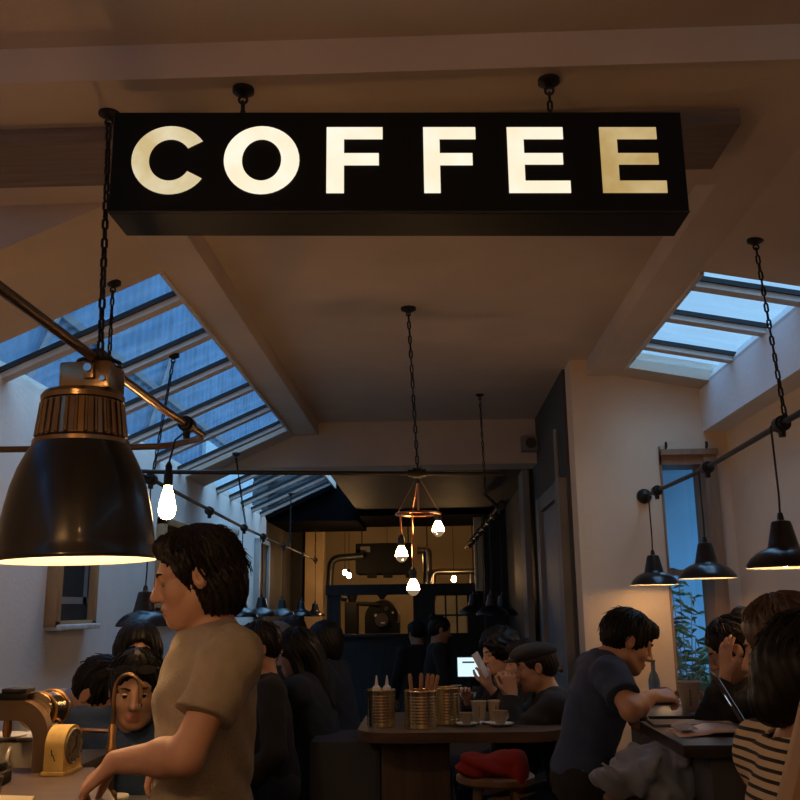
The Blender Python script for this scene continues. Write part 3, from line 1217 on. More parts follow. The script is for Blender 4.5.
root = empty('courtyard_house', (2.2, 9.2, 0), 'pale rendered outhouse with dark eaves beyond the tall end window', 'building')
BLUEW = mat('pale_render', (0.20, 0.42, 0.60), 0.8, noise=0.15, nscale=2)
MB().span(1.25, 4.0, 9.2, 9.5, 0, 3.2).build('wall', BLUEW, root)
SLATE = mat('slate', (0.06, 0.075, 0.10), 0.5)
b = MB()
b.prism([(1.9, 2.62), (3.2, 3.32), (3.2, 3.62), (1.9, 2.92)], 8.6, 9.4)
b.build('eaves', SLATE, root)
b = MB()
b.tube(arc_path([(2.0, 8.5, 2.82), (2.45, 8.5, 2.94), (2.62, 8.5, 3.3), (3.2, 8.5, 3.55)], 0.2), 0.05, 10)
b.build('pipe', mat('pvc_grey', (0.45, 0.5, 0.55), 0.4), root)
S('ground', mat('yard_paving', (0.25, 0.25, 0.24), 0.9), (1.2, 6, 6.56, 12, -0.1, 0))

LEAF = mat('plant_leaf', (0.06, 0.13, 0.05), 0.5, noise=0.4, nscale=6)
root = empty('courtyard_plant', (2.02, 7.55, 0), 'tall bushy plant with narrow leaves outside the end window', 'plant')
MB().lathe([(0.001, 0.0), (0.16, 0.0), (0.2, 0.34), (0.18, 0.34), (0.17, 0.30), (0.001, 0.30)], (2.02, 7.55, 0)).build('pot', mat('terracotta', (0.3, 0.14, 0.09), 0.8), root)
st, lf = MB(), MB()
rg = np.random.default_rng(5)
for i in range(16):
    a = rg.uniform(0, 2 * PI)
    sp = rg.uniform(0.05, 0.42)
    hgt = rg.uniform(1.0, 1.85) - sp * 0.7
    pts = [Vector((2.02 + 0.08 * math.cos(a), 7.55 + 0.08 * math.sin(a), 0.3))]
    for k in range(1, 6):
        t = k / 5
        pts.append(Vector((2.02 + (0.08 + sp * t * t) * math.cos(a), 7.55 + (0.08 + sp * t * t) * math.sin(a), 0.3 + (hgt - 0.3) * t)))
    st.tube(pts, [0.008 - 0.001 * k for k in range(6)], 5)
    for k in range(34):
        t = rg.uniform(0.2, 1.0)
        j = min(int(t * 5), 4)
        p = pts[j].lerp(pts[j + 1], t * 5 - j)
        b_ = rg.uniform(0, 2 * PI)
        dr = Vector((math.cos(b_), math.sin(b_), rg.uniform(-0.4, 0.6))).normalized()
        sdv = dr.cross(Vector((0, 0, 1))).normalized() * 0.014
        L = rg.uniform(0.10, 0.20)
        md = p + dr * L * 0.5 + Vector((0, 0, 0.01))
        tp = p + dr * L - Vector((0, 0, 0.03))
        lf.add([p, md + sdv, tp, md - sdv], [(0, 1, 2), (0, 2, 3)])
st.build('stem', mat('plant_stem', (0.12, 0.10, 0.05), 0.7), root)
lf.build('foliage', LEAF, root, smooth=0)

# ------------------------------------------------------------------ COFFEE sign
root = empty('coffee_sign', (-0.085, 2.535, 2.6), 'long black lightbox sign reading COFFEE hung on two chains', 'sign')
SIGNB = mat('sign_black', (0.004, 0.0045, 0.005), 0.6, spec=0.2)
x0, x1, y0, y1 = -0.935, 0.765, 2.45, 2.62
zb = lambda x: 2.648 - (x + 0.943) * 0.0276
zt = lambda x: 2.978 - (x + 0.93) * 0.0316
b = MB()
vs_ = []
for x in (x0, x1):
    for y in (y0, y1):
        vs_ += [(x, y, zb(x)), (x, y, zt(x))]
b.add(vs_, [(0, 1, 3, 2), (4, 6, 7, 5), (0, 4, 5, 1), (2, 3, 7, 6), (0, 2, 6, 4), (1, 5, 7, 3)])
sb = b.build('body', SIGNB, root, smooth=0)
bv = sb.modifiers.new('bevel', 'BEVEL')
bv.width = 0.004
bv.segments = 2
# thin trim line along the lower edge of the face
b = MB()
b.tube([(x0, y0 - 0.001, zb(x0) + 0.004), (x1, y0 - 0.001, zb(x1) + 0.004)], 0.003, 6)
b.build('edge_strip', mat('sign_edge', (0.02, 0.022, 0.024), 0.5), root)


def letter_mat(name, c, c2, s, ang):
    m = emis(name, c, s)
    n = m.node_tree
    e = [q for q in n.nodes if q.type == 'EMISSION'][0]
    tcx = n.nodes.new('ShaderNodeTexCoord')
    ns = n.nodes.new('ShaderNodeTexNoise')
    ns.inputs['Scale'].default_value = 9
    ns.inputs['Detail'].default_value = 3
    r = n.nodes.new('ShaderNodeValToRGB')
    r.color_ramp.elements[0].position = 0.35
    r.color_ramp.elements[1].position = 0.68
    r.color_ramp.elements[0].color = (*c2, 1)
    r.color_ramp.elements[1].color = (*c, 1)
    n.links.new(tcx.outputs['Object'], ns.inputs['Vector'])
    n.links.new(ns.outputs['Fac'], r.inputs['Fac'])
    n.links.new(r.outputs['Color'], e.inputs['Color'])
    return m


LW = letter_mat('letter_white_backlight', (1.0, 0.93, 0.76), (0.97, 0.84, 0.60), 1.05, 0)  # uneven backlight put into the emission: white middle, amber ends
LY = letter_mat('letter_amber_backlight', (0.86, 0.66, 0.33), (0.66, 0.44, 0.16), 0.72, 0)
LC = letter_mat('letter_cream_backlight', (0.95, 0.83, 0.56), (0.74, 0.57, 0.28), 0.85, 0)


def lz(x, t):  # height on the sign face: t 0 bottom of letters, 1 top
    lo = 2.695 - (x + 0.365) * 0.0276
    hi = 2.908 - (x + 0.365) * 0.0316
    return lo + (hi - lo) * t


def letter(polys_or_ring, m):
    b = MB()
    ya, yb = y0 - 0.0035, y0 + 0.002
    for (outer) in polys_or_ring:
        n = len(outer)
        vs_ = [(x, ya, lz(x, t)) for (x, t) in outer] + [(x, yb, lz(x, t)) for (x, t) in outer]
        fs_ = [tuple(range(n)), tuple(range(n, 2 * n))[::-1]]
        for i in range(n):
            j = (i + 1) % n
            fs_.append((i, n + i, n + j, j))
        b.add(vs_, fs_)
    return b.build('letter', m, root, smooth=0)


def rects(xa, xb, items):
    wd = xb - xa
    return [[(xa + wd * u0, t0), (xa + wd * u1, t0), (xa + wd * u1, t1), (xa + wd * u0, t1)] for (u0, u1, t0, t1) in items]


def ring(xa, xb, a0, a1, thx, tht, over=0.015):
    cx, rx = (xa + xb) / 2, (xb - xa) / 2
    out = []
    n = 40
    for i in range(n):
        A0, A1 = a0 + (a1 - a0) * i / n, a0 + (a1 - a0) * (i + 1) / n
        P_ = lambda A, k: (cx + (rx - thx * k) * math.cos(A), 0.5 + (0.5 + over - tht * k) * math.sin(A))
        out.append([P_(A0, 0), P_(A1, 0), P_(A1, 1), P_(A0, 1)])
    return out


def ringmesh(quads, m):
    b = MB()
    ya, yb = y0 - 0.0035, y0 + 0.002
    for q in quads:
        vs_ = [(x, ya, lz(x, t)) for (x, t) in q] + [(x, yb, lz(x, t)) for (x, t) in q]
        b.add(vs_, [(0, 1, 2, 3), (7, 6, 5, 4), (0, 4, 5, 1), (2, 6, 7, 3)])
    o = b.build('letter', m, root, smooth=0)
    return o


ringmesh(ring(-0.872, -0.640, R(33), R(327), 0.052, 0.20), LC)
ringmesh(ring(-0.594, -0.368, 0, 2 * PI, 0.054, 0.20), LW)
letter(rects(-0.287, -0.120, [(0, 0.31, 0, 1), (0.31, 1.0, 0.82, 1), (0.31, 0.93, 0.42, 0.60)]), LW)
letter(rects(0.001, 0.156, [(0, 0.31, 0, 1), (0.31, 1.0, 0.82, 1), (0.31, 0.93, 0.42, 0.60)]), LW)
letter(rects(0.249, 0.428, [(0, 0.27, 0, 1), (0.27, 0.92, 0.82, 1), (0.27, 0.90, 0.43, 0.60), (0.27, 1.0, 0, 0.18)]), LW)
letter(rects(0.521, 0.706, [(0, 0.27, 0, 1), (0.27, 0.90, 0.82, 1), (0.27, 0.90, 0.43, 0.60), (0.27, 1.0, 0, 0.18)]), LY)
for hx in (-0.562, 0.395):
    b = MB()
    b.lathe([(0.001, 3.10), (0.034, 3.10), (0.034, 3.088), (0.020, 3.078), (0.008, 3.074), (0.001, 3.073)], (hx, 2.54, 0), 20)
    b.tube([(hx + 0.013 * math.cos(a), 2.54, 3.062 + 0.013 * math.sin(a)) for a in np.linspace(0, 2 * PI, 13)[:-1]], 0.0045, 6, closed=True)
    b.build('ceiling_rose', IRON, root)
    MB().chain((hx, 2.54, 3.056), (hx, 2.54, zt(hx) - 0.005), 0.034, 0.0042, 0.020).build('chain', CHAINM, root)
    MB().cyl((hx, 2.54, zt(hx) - 0.004), (hx, 2.54, zt(hx) + 0.010), 0.016, 0.010).build('eye_plate', IRON, root)


# ------------------------------------------------------------------ hanging gear
def rose_bits(b, p, r=0.036):
    x, y, z = p
    b.lathe([(0.001, z + 0.012), (r, z + 0.012), (r, z - 0.006), (r * 0.55, z - 0.016), (0.008, z - 0.022), (0.001, z - 0.022)], (x, y, 0), 20)
    b.tube([(x + 0.012 * math.cos(a), y, z - 0.032 + 0.012 * math.sin(a)) for a in np.linspace(0, 2 * PI, 13)[:-1]], 0.004, 6, closed=True)


def hang_chain(top, bottom, label, pitch=0.040):
    root = empty('support_chain', bottom, label, 'chain', 'ceiling chains carrying the light conduits')
    b = MB()
    rose_bits(b, top)
    b.build('ceiling_rose', IRON, root)
    MB().chain((top[0], top[1], top[2] - 0.036), (bottom[0], bottom[1], bottom[2] + 0.03), pitch, 0.0045, 0.022).build('chain', CHAINM, root)
    b = MB()
    b.tube([(bottom[0], bottom[1] + 0.021 * math.cos(a), bottom[2] + 0.010 + 0.024 * math.sin(a)) for a in np.linspace(0, 2 * PI, 15)[:-1]], 0.005, 6, closed=True)
    b.build('clamp', IRON, root)
    return root


def junction(b, p, d, r=0.030, L=0.05):
    p, d = Vector(p), Vector(d).normalized()
    b.cyl(p - d * L, p + d * L, r * 0.72, None, 14)
    b.cyl(p - d * L * 0.5, p + d * L * 0.5, r, None, 14)
    b.cyl(p + Vector((0, 0, 0.0)), p - Vector((0, 0, 0.055)), r * 0.55, r * 0.42, 12)


# front conduit: runs over the counter and swings to the left wall
root = empty('light_conduit', (-0.925, 2.44, 2.19), 'brass-toned conduit over the counter bending to the left wall', 'conduit')
b = MB()
b.tube(arc_path([(-0.93, -2.8, 2.19), (-0.926, 3.10, 2.19), (-0.905, 3.60, 2.19), (-1.12, 3.79, 2.19), (-1.50, 3.81, 2.19), (-2.19, 3.79, 2.19)], 0.20, 8), 0.014, 12)
b.build('tube', mat('conduit_bronze', (0.16, 0.10, 0.055), 0.35, metal=0.9), root)
b = MB()
junction(b, (-0.926, 2.44, 2.19), (0, 1, 0), 0.034)
b.tube([(-0.926 + 0.058 * math.cos(a), 2.44 + 0.058 * math.sin(a), 2.184) for a in np.linspace(0, 2 * PI, 25)[:-1]], 0.006, 6, closed=True)
b.build('junction_box', IRON, root)
b = MB()
junction(b, (-0.916, 3.34, 2.19), (0, 1, 0), 0.030)
b.build('junction_box', IRON, root)

# middle conduit: from the right wall across to the left, then away down the room
root = empty('light_conduit', (-1.55, 4.8, 2.235), 'dark conduit crossing the room then running back along the left wall', 'conduit')
b = MB()
b.tube(arc_path([(0.42, 5.07, 2.23), (-0.07, 5.06, 2.238), (-1.50, 4.86, 2.243), (-1.62, 4.80, 2.243), (-1.60, 5.1, 2.243), (-1.65, 6.2, 2.245), (-1.74, 8.46, 2.25), (-1.70, 13.5, 2.21)], 0.10, 8), 0.012, 12)
b.build('tube', STEELT, root)
for (p, d) in (((-1.60, 5.12, 2.24), (0, 1, 0)), ((-1.69, 6.9, 2.245), (0, 1, 0)), ((-1.74, 8.46, 2.25), (0, 1, 0)), ((-1.73, 9.4, 2.24), (0, 1, 0)), ((-1.72, 10.65, 2.23), (0, 1, 0)), ((-1.71, 12.1, 2.22), (0, 1, 0)), ((-1.70, 13.45, 2.21), (0, 1, 0)), ((-0.07, 5.06, 2.238), (1, 0, 0))):
    b = MB()
    junction(b, p, d, 0.034)
    b.build('junction_box', IRON, root)

# right conduit
root = empty('light_conduit', (1.48, 3.8, 2.235), 'black conduit carrying the lit pendants along the right wall', 'conduit')
b = MB()
b.tube([(1.42, -2.0, 2.235), (1.45, 3.0, 2.235), (1.48, 3.8, 2.235), (1.53, 5.1, 2.235), (1.49, 6.2, 2.235), (1.48, 6.29, 2.235)], 0.013, 12)
b.sphere((1.48, 6.30, 2.235), 0.052, 16, 10)
b.build('tube', IRON, root)
for p in ((1.48, 3.78, 2.235), (1.53, 5.0, 2.235), (1.495, 6.0, 2.235)):
    b = MB()
    junction(b, p, (0.03, 1, 0), 0.034)
    b.build('junction_box', IRON, root)
# far right conduit
root = empty('light_conduit', (0.55, 10, 2.35), 'far conduit with clustered fittings above the rear pendants', 'conduit')
b = MB()
b.tube([(0.45, 7.32, 2.39), (0.60, 8.0, 2.36), (0.57, 9.5, 2.33), (0.46, 12.4, 2.29)], 0.012, 10)
b.build('tube', IRON, root)
for y in np.arange(8.0, 12.0, 0.55):
    b = MB()
    junction(b, (0.615 - (y - 8) * 0.028, y, 2.36 - (y - 8) * 0.015), (0, 1, 0), 0.040)
    b.sphere((0.615 - (y - 8) * 0.028 + 0.02, y + 0.06, 2.40 - (y - 8) * 0.015), 0.028, 10, 6)
    b.build('junction_box', IRON, root)

hang_chain((-1.03, 2.66, 3.10), (-0.926, 2.44, 2.19), 'heavy black chain dropping beside the left end of the sign', 0.036)
hang_chain((-1.47, 3.98, slope_l(-1.47)), (-1.40, 3.808, 2.19), 'black chain behind the big lamp to the wall-bound conduit', 0.040)
hang_chain((-1.515, 5.16, slope_l(-1.515)), (-1.603, 5.16, 2.243), 'black chain below the skylight left of the glowing filament bulb')
hang_chain((-1.75, 8.06, slope_l(-1.75)), (-1.735, 8.5, 2.25), 'black chain ending on the left conduit above the barista')
hang_chain((-1.72, 11.14, slope_l(-1.72)), (-1.715, 11.1, 2.228), 'distant black chain in front of the far skylight')
hang_chain((-1.70, 13.45, 2.66), (-1.70, 13.42, 2.21), 'far chain before the tan pilaster')
hang_chain((1.47, 3.82, slope_r(1.47)), (1.475, 3.72, 2.235), 'black chain from the right ceiling to the right conduit')
hang_chain((0.43, 7.32, 3.22), (0.45, 7.32, 2.39), 'dark chain from the rear centre ceiling behind the chandelier')


# pendant template (warehouse shade)
def make_pendant(label, lit, cord):
    root = empty('pendant_lamp', (0, 0, 0), label, 'lamp')
    b = MB()
    b.lathe([(0.150, 0.0), (0.152, 0.004), (0.148, 0.016), (0.134, 0.036), (0.112, 0.056), (0.088, 0.070), (0.066, 0.078), (0.060, 0.086), (0.058, 0.094), (0.040, 0.176), (0.036, 0.186), (0.030, 0.188), (0.014, 0.192), (0.013, 0.206), (0.009, 0.222), (0.001, 0.224)], (0, 0, 0), 40)
    b.build('shade', ENAMEL, root)
    b = MB()
    b.lathe([(0.150, 0.0005), (0.146, 0.014), (0.131, 0.034), (0.109, 0.053), (0.085, 0.067), (0.060, 0.075), (0.001, 0.078)], (0, 0, 0), 40)
    b.build('shade_lining', LINING, root)
    b = MB()
    b.tube([(0, 0, 0.222), (0.003, 0, 0.30), (0, 0, 0.222 + cord)], 0.0045, 8)
    b.build('cord', IRON, root)
    b = MB()
    b.sphere((0, 0, 0.034), 0.026, 14, 10, (1, 1, 1.15))
    b.build('bulb', BULBP if lit else WHITEP, root)
    return root


RT = [(1.438, 6.0, 1.628, 'lit pendant nearest the end wall, leftmost on the right conduit'), (1.482, 5.0, 1.637, 'lit pendant hanging before the blue end window'), (1.425, 3.75, 1.640, 'largest lit pendant, nearest on the right conduit')]
p0 = make_pendant(RT[0][3], True, 0.36)
p0.location = RT[0][:3]
p0['group'] = 'lit pendants on the right conduit'
for (x, y, z, lb) in RT[1:]:
    c = copy_tree(p0)
    c.location = (x, y, z)
    c['label'] = lb
LT = [(-1.60, 5.12, 1.42, 'unlit pendant with blue sheen just left of the barista face'), (-1.74, 8.40, 1.44, 'unlit pendant half hidden behind the barista neck'), (-1.73, 9.36, 1.44, 'second unlit pendant right of the barista in the far row'), (-1.72, 10.6, 1.43, 'third unlit pendant right of the barista in the far row'), (-1.71, 12.05, 1.42, 'fourth unlit pendant right of the barista in the far row'), (-1.70, 13.45, 1.40, 'farthest unlit pendant, hanging before the tan pilaster')]
p1 = make_pendant(LT[0][3], False, 0.58)
p1.location = LT[0][:3]
p1['group'] = 'unlit pendants on the left conduit'
for (x, y, z, lb) in LT[1:]:
    c = copy_tree(p1)
    c.location = (x, y, z)
    c['label'] = lb
RR = [(0.42, 9.3, 1.44, 'left pendant of the dark cluster in front of the rear lattice window'), (0.56, 8.7, 1.43, 'front middle pendant of the dark rear cluster'), (0.70, 9.2, 1.42, 'right pendant of the dark rear cluster'), (0.52, 10.4, 1.46, 'rearmost pendant of the dark rear cluster')]
for (x, y, z, lb) in RR:
    c = copy_tree(p1)
    c.location = (x, y, z)
    c['label'] = lb
    c['group'] = 'dark pendants at the rear right'
    for ch in c.children:
        if ch.name.startswith('cord'):
            ch.scale = (1, 1, 1.12)

# big factory pendant over the counter
LX, LY_, LZ = -0.954, 2.44, 1.634
LK = 0.94
lamp_root = root = empty('factory_lamp', (LX, LY_, LZ), 'huge black bell-shaped factory lamp with ribbed metal top', 'lamp')
rotl = Matrix.Rotation(R(-1.5), 3, 'Y')
b = MB()
b.lathe([(0.222, 0.0), (0.224, 0.004), (0.223, 0.012), (0.217, 0.03), (0.216, 0.05), (0.212, 0.09), (0.203, 0.15), (0.190, 0.21), (0.172, 0.265), (0.150, 0.312), (0.134, 0.338)], (LX, LY_, LZ), 64, rotl)
b.build('shade', ENAMEL, root)
b = MB()
b.lathe([(0.2215, 0.0008), (0.214, 0.03), (0.209, 0.09), (0.200, 0.15), (0.187, 0.21), (0.169, 0.263), (0.147, 0.310), (0.001, 0.315)], (LX, LY_, LZ), 64, rotl)
b.build('shade_lining', LINING, root)
GOLDM = mat('bronzed_metal', (0.34, 0.23, 0.13), 0.27, metal=0.97, noise=0.25, nscale=18)
b = MB()
b.lathe([(0.130, 0.330), (0.137, 0.334), (0.137, 0.346), (0.130, 0.352), (0.124, 0.356), (0.112, 0.462), (0.118, 0.466), (0.120, 0.480), (0.112, 0.492), (0.08, 0.500), (0.001, 0.502)], (LX, LY_, LZ), 64, rotl)
hs_ = b.build('gear_housing', GOLDM, root)
b = MB()
for k in range(28):
    a = 2 * PI * k / 28
    p = [Vector(((r + 0.003) * math.cos(a), (r + 0.003) * math.sin(a), z)) for r, z in ((0.124, 0.358), (0.1125, 0.460))]
    b.tube([rotl @ v + Vector((LX, LY_, LZ)) for v in p], [0.006, 0.005], 6)
b.build('cooling_rib', GOLDM, hs_)
b = MB()
b.box(Vector((LX + 0.012, LY_, LZ + 0.535)), (0.152, 0.14, 0.085), rotl, 0.012)
b.box(Vector((LX + 0.03, LY_ - 0.075, LZ + 0.545)), (0.03, 0.02, 0.05), rotl, 0.004)
tb = b.build('terminal_box', GOLDM, root)
b = MB()
b.cyl((LX + 0.03, LY_ - 0.08, LZ + 0.55), (LX + 0.03, LY_ - 0.095, LZ + 0.55), 0.012)
b.cyl((LX + 0.07, LY_ - 0.07, LZ + 0.52), (LX + 0.07, LY_ - 0.08, LZ + 0.52), 0.008)
b.build('screw', CHROME, tb)
b = MB()
b.chain((LX + 0.03, LY_, LZ + 0.60), (LX + 0.03, LY_, LZ + 0.572), 0.030, 0.005, 0.022)
b.tube([(LX + 0.03 + 0.02 * math.cos(a), LY_, LZ + 0.585 + 0.022 * math.sin(a)) for a in np.linspace(0, 2 * PI, 15)[:-1]], 0.005, 6, closed=True)
b.build('hanging_ring', CHAINM, root)
b = MB()
b.lathe([(0.001, 0.165), (0.03, 0.172), (0.042, 0.20), (0.04, 0.24), (0.022, 0.28), (0.02, 0.31)], (LX, LY_, LZ), 20)
b.build('bulb', emis('factory_bulb_glow', (1.0, 0.60, 0.28), BIG), root)
lamp_root.scale = (LK, LK, LK)

# filament bulb
FX, FY, FZ = -0.978, 3.34, 1.832
def filament(label, loc, drop, bm_=None):
    root = empty('filament_bulb', loc, label, 'light bulb')
    x, y, z = loc
    b = MB()
    b.lathe([(0.001, 0.0), (0.016, 0.003), (0.028, 0.016), (0.032, 0.034), (0.029, 0.062), (0.020, 0.098), (0.014, 0.122), (0.0135, 0.13)], (x, y, z), 24)
    b.build('bulb', bm_ or BULBE, root)
    b = MB()
    b.lathe([(0.0145, 0.125), (0.017, 0.128), (0.017, 0.165), (0.013, 0.175), (0.013, 0.20), (0.006, 0.215), (0.001, 0.216)], (x, y, z), 18)
    b.build('socket', IRON, root)
    MB().tube([(x, y, z + 0.214), (x + 0.02, y, z + 0.30), (x + 0.058, y, z + drop)], 0.004, 8).build('cord', IRON, root)
    return root
filament('glowing filament bulb on a black cord above the barista', (FX, FY, FZ), 0.33)

# chandelier
CX, CY = -0.065, 5.06
root = empty('chandelier', (CX, CY, 2.0), 'copper ring chandelier with three bare mirrored bulbs', 'chandelier')
b = MB()
rose_bits(b, (-0.105, CY, 3.212), 0.045)
b.build('ceiling_rose', IRON, root)
MB().chain((-0.105, CY, 3.18), (CX, CY, 2.25), 0.044, 0.0048, 0.024).build('chain', CHAINM, root)
b = MB()
b.tube([(CX, CY, 2.25), (CX, CY, 2.02)], 0.006, 8)
b.lathe([(0.001, 2.255), (0.016, 2.25), (0.016, 2.225), (0.001, 2.22)], (CX, CY, 0), 14)
b.build('stem', COPPER, root)
b = MB()
b.tube([(CX + 0.122 * math.cos(a), CY + 0.122 * math.sin(a), 2.012) for a in np.linspace(0, 2 * PI, 41)[:-1]], 0.0075, 10, closed=True)
b.build('ring', COPPER, root)
for a in (PI * 0.97, 0.12, 1.9):
    MB().tube([(CX, CY, 2.23), (CX + 0.12 * math.cos(a), CY + 0.12 * math.sin(a), 2.014)], 0.002, 6).build('stay_wire', COPPER, root)
for (bx, by, bz) in ((-0.160, CY - 0.07, 1.752), (0.043, CY + 0.02, 1.893), (-0.098, CY - 0.115, 1.572)):
    ax_, ay_ = (bx - CX), (by - CY)
    L_ = math.hypot(ax_, ay_)
    rx, ry = CX + ax_ / L_ * 0.122, CY + ay_ / L_ * 0.122
    b = MB()
    b.tube([(rx, ry, 2.012), (rx, ry, 1.98 if bz < 1.85 else 2.0), (bx, by, bz + 0.15), (bx, by, bz + 0.135)], 0.005, 8)
    cd = b.build('cable', COPPER, root)
    b = MB()
    b.lathe([(0.012, 0.078), (0.018, 0.082), (0.020, 0.118), (0.014, 0.135), (0.006, 0.142), (0.001, 0.142)], (bx, by, bz), 18)
    b.build('socket', IRON, root)
    b = MB()
    b.lathe([(0.0335, 0.022), (0.0340, 0.030), (0.031, 0.046), (0.022, 0.064), (0.014, 0.080)], (bx, by, bz), 24)
    bu = b.build('bulb', BULBW, root)
    b = MB()
    b.lathe([(0.001, -0.008), (0.014, -0.005), (0.026, 0.006), (0.0325, 0.018), (0.0338, 0.0225)], (bx, by, bz), 24)
    b.build('mirror_cap', mat('bulb_mirror', (0.75, 0.66, 0.55), 0.12, metal=1.0, emit=(1.0, 0.7, 0.4), estr=0.25), bu)


# small bare bulbs at the rear
def bare(label, loc, drop, s=1.0, group='bare bulbs at the rear'):
    root = empty('bare_bulb', loc, label, 'light bulb', group)
    x, y, z = loc
    b = MB()
    b.lathe([(0.001, -0.034 * s), (0.02 * s, -0.028 * s), (0.033 * s, -0.008 * s), (0.033 * s, 0.008 * s), (0.022 * s, 0.034 * s), (0.013 * s, 0.05 * s)], loc, 18)
    b.build('bulb', BULBR, root)
    b = MB()
    b.lathe([(0.014 * s, 0.046 * s), (0.019 * s, 0.05 * s), (0.018 * s, 0.09 * s), (0.006, 0.1 * s), (0.001, 0.1 * s)], loc, 14)
    b.build('socket', IRON, root)
    MB().tube([(x, y, z + 0.1 * s), (x, y, z + drop)], 0.004, 6).build('cord', IRON, root)
    return root


bare('left of the two small bare bulbs by the black duct loop', (-1.28, 13.6, 2.02), 1.1, 1.0)
bare('right of the two small bare bulbs by the black duct loop', (-1.20, 13.4, 1.97), 1.1, 1.0)
bare('small bare bulb above the rear lattice window', (0.33, 13.6, 1.905), 0.9, 1.1)
bare('hidden bare bulb behind the kitchen header', (-0.75, 15.7, 2.30), 0.8, 1.3)

# rear left mirror-like wall pieces and framed pictures on the left wall
FRAMEW = wood('frame_oak', (0.42, 0.26, 0.13), (0.30, 0.18, 0.09), 0.5, (6, 6, 1))
FRAMED = mat('frame_grey', (0.45, 0.44, 0.42), 0.5)
PICD = mat('picture_dark', (0.014, 0.018, 0.026), 0.7, noise=0.5, nscale=7)
PICM = mat('picture_band', (0.16, 0.19, 0.24), 0.4)


def wall_picture(label, y0, y1, z0, z1, fm, band, ledge=False):
    root = empty('picture_frame', (-2.185, (y0 + y1) / 2, z0), label, 'picture')
    b = MB()
    t = 0.055
    b.span(-2.2, -2.13, y0, y0 + t * 1.3, z0, z1, bev=0.004)
    b.span(-2.2, -2.13, y1 - t * 1.3, y1, z0, z1, bev=0.004)
    b.span(-2.2, -2.13, y0, y1, z1 - t, z1, bev=0.004)
    b.span(-2.2, -2.13, y0, y1, z0, z0 + t * 0.6, bev=0.004)
    b.build('frame', fm, root)
    MB().span(-2.2, -2.165, y0 + 0.05, y1 - 0.05, z0 + 0.02, z1 - 0.04).build('print', PICD, root)
    if band:
        b = MB()
        b.span(-2.2, -2.163, y0 + 0.08, y1 - 0.08, z0 + 0.13, z0 + 0.17)
        b.span(-2.2, -2.163, y1 - 0.16, y1 - 0.10, z0 + 0.13, z1 - 0.06)
        b.build('mount', PICM, root)
    if ledge:
        b = MB()
        b.span(-2.2, -2.10, y0 + 0.02, y1, z0 - 0.02, z0 + 0.012, bev=0.006)
        b.build('ledge', mat('flaked_white_paint', (0.72, 0.76, 0.78), 0.6, noise=0.3, nscale=12), root)
    return root


wall_picture('oak framed dark picture with a pale ledge under the big lamp', 5.20, 5.84, 1.42, 2.05, FRAMEW, True, True)
wall_picture('dark picture partly hidden behind the filament bulb and barista', 7.25, 8.15, 1.50, 2.24, FRAMEW, True)
wall_picture('small high picture right above the barista head', 9.30, 10.1, 1.85, 2.37, FRAMED, False)
wall_picture('tall narrow dark mirror at the far end of the left wall', 11.35, 12.1, 1.42, 2.38, FRAMED, False)

# kitchen machinery
root = empty('air_handler', (-0.75, 14.6, 2.2), 'black suspended air unit high behind the kitchen header', 'air conditioner')
b = MB()
b.span(-1.18, -0.28, 14.3, 15.0, 2.03, 2.50, bev=0.02)
b.build('casing', mat('unit_black', (0.012, 0.012, 0.013), 0.8, spec=0.1), root)
MB().span(-1.10, -0.95, 14.285, 14.302, 2.36, 2.45).build('badge_plate', mat('unit_grey', (0.12, 0.11, 0.10), 0.5), root)
for x in (-1.0, -0.75, -0.4):
    MB().span(x, x + 0.14, 14.32, 14.5, 1.97, 2.035).build('vent_outlet', mat('unit_black', (0.012, 0.012, 0.013), 0.8, spec=0.1), root)
for x in (-1.1, -0.36):
    MB().tube([(x, 14.6, 2.5), (x, 14.6, 3.15)], 0.01, 6).build('hanger_rod', IRON, root)
DUCT = mat('duct_steel', (0.42, 0.38, 0.32), 0.28, metal=1.0)
root = empty('steel_duct', (0.1, 14.7, 2.0), 'shiny steel duct with an elbow right of the black air unit', 'duct')
b = MB()
b.tube(arc_path([(-0.22, 14.8, 2.42), (-0.06, 14.8, 2.42), (-0.06, 14.8, 1.98), (-0.06, 14.8, 1.7)], 0.14, 8), 0.075, 18)
b.build('elbow', DUCT, root)
b = MB()
b.tube(arc_path([(0.02, 14.6, 1.6), (0.02, 14.6, 2.06), (0.70, 14.6, 2.06)], 0.10, 8), 0.05, 16)
b.tube([(0.62, 14.6, 2.12), (0.62, 14.6, 1.6)], 0.03, 10)
b.build('branch_pipe', DUCT, root)
MB().tube([(-0.06, 14.8, 2.4), (-0.06, 14.8, 3.16)], 0.01, 6).build('hanger_rod', IRON, root)
root = empty('hose_loop', (-1.45, 14.0, 1.8), 'black flexible duct curving round the two small bulbs', 'hose')
b = MB()
b.tube(arc_path([(-1.05, 14.2, 2.30), (-1.55, 14.2, 2.27), (-1.58, 14.2, 1.72), (-1.30, 14.2, 1.66)], 0.16, 8), 0.055, 12)
b.build('duct', IRON, root)
root = empty('coffee_roaster', (-0.77, 14.2, 0), 'round-fronted coffee roaster with a funnel hopper behind the partition', 'coffee roaster')
RB = mat('roaster_black', (0.008, 0.008, 0.008), 0.6, spec=0.15)
b = MB()
poly = [(-1.03, 0.0), (-0.51, 0.0), (-0.51, 1.36)] + [(-0.77 + 0.26 * math.cos(a), 1.36 + 0.26 * math.sin(a)) for a in np.linspace(0.1, PI - 0.1, 16)] + [(-1.03, 1.36)]
b.prism(poly, 14.2, 14.9)
b.build('drum_housing', RB, root)
b = MB()
b.tube([(-0.77 + 0.262 * math.cos(a), 14.19, 1.36 + 0.262 * math.sin(a)) for a in np.linspace(-0.3, PI * 0.55, 16)], 0.018, 8)
b.build('rim', DUCT, root)
b = MB()
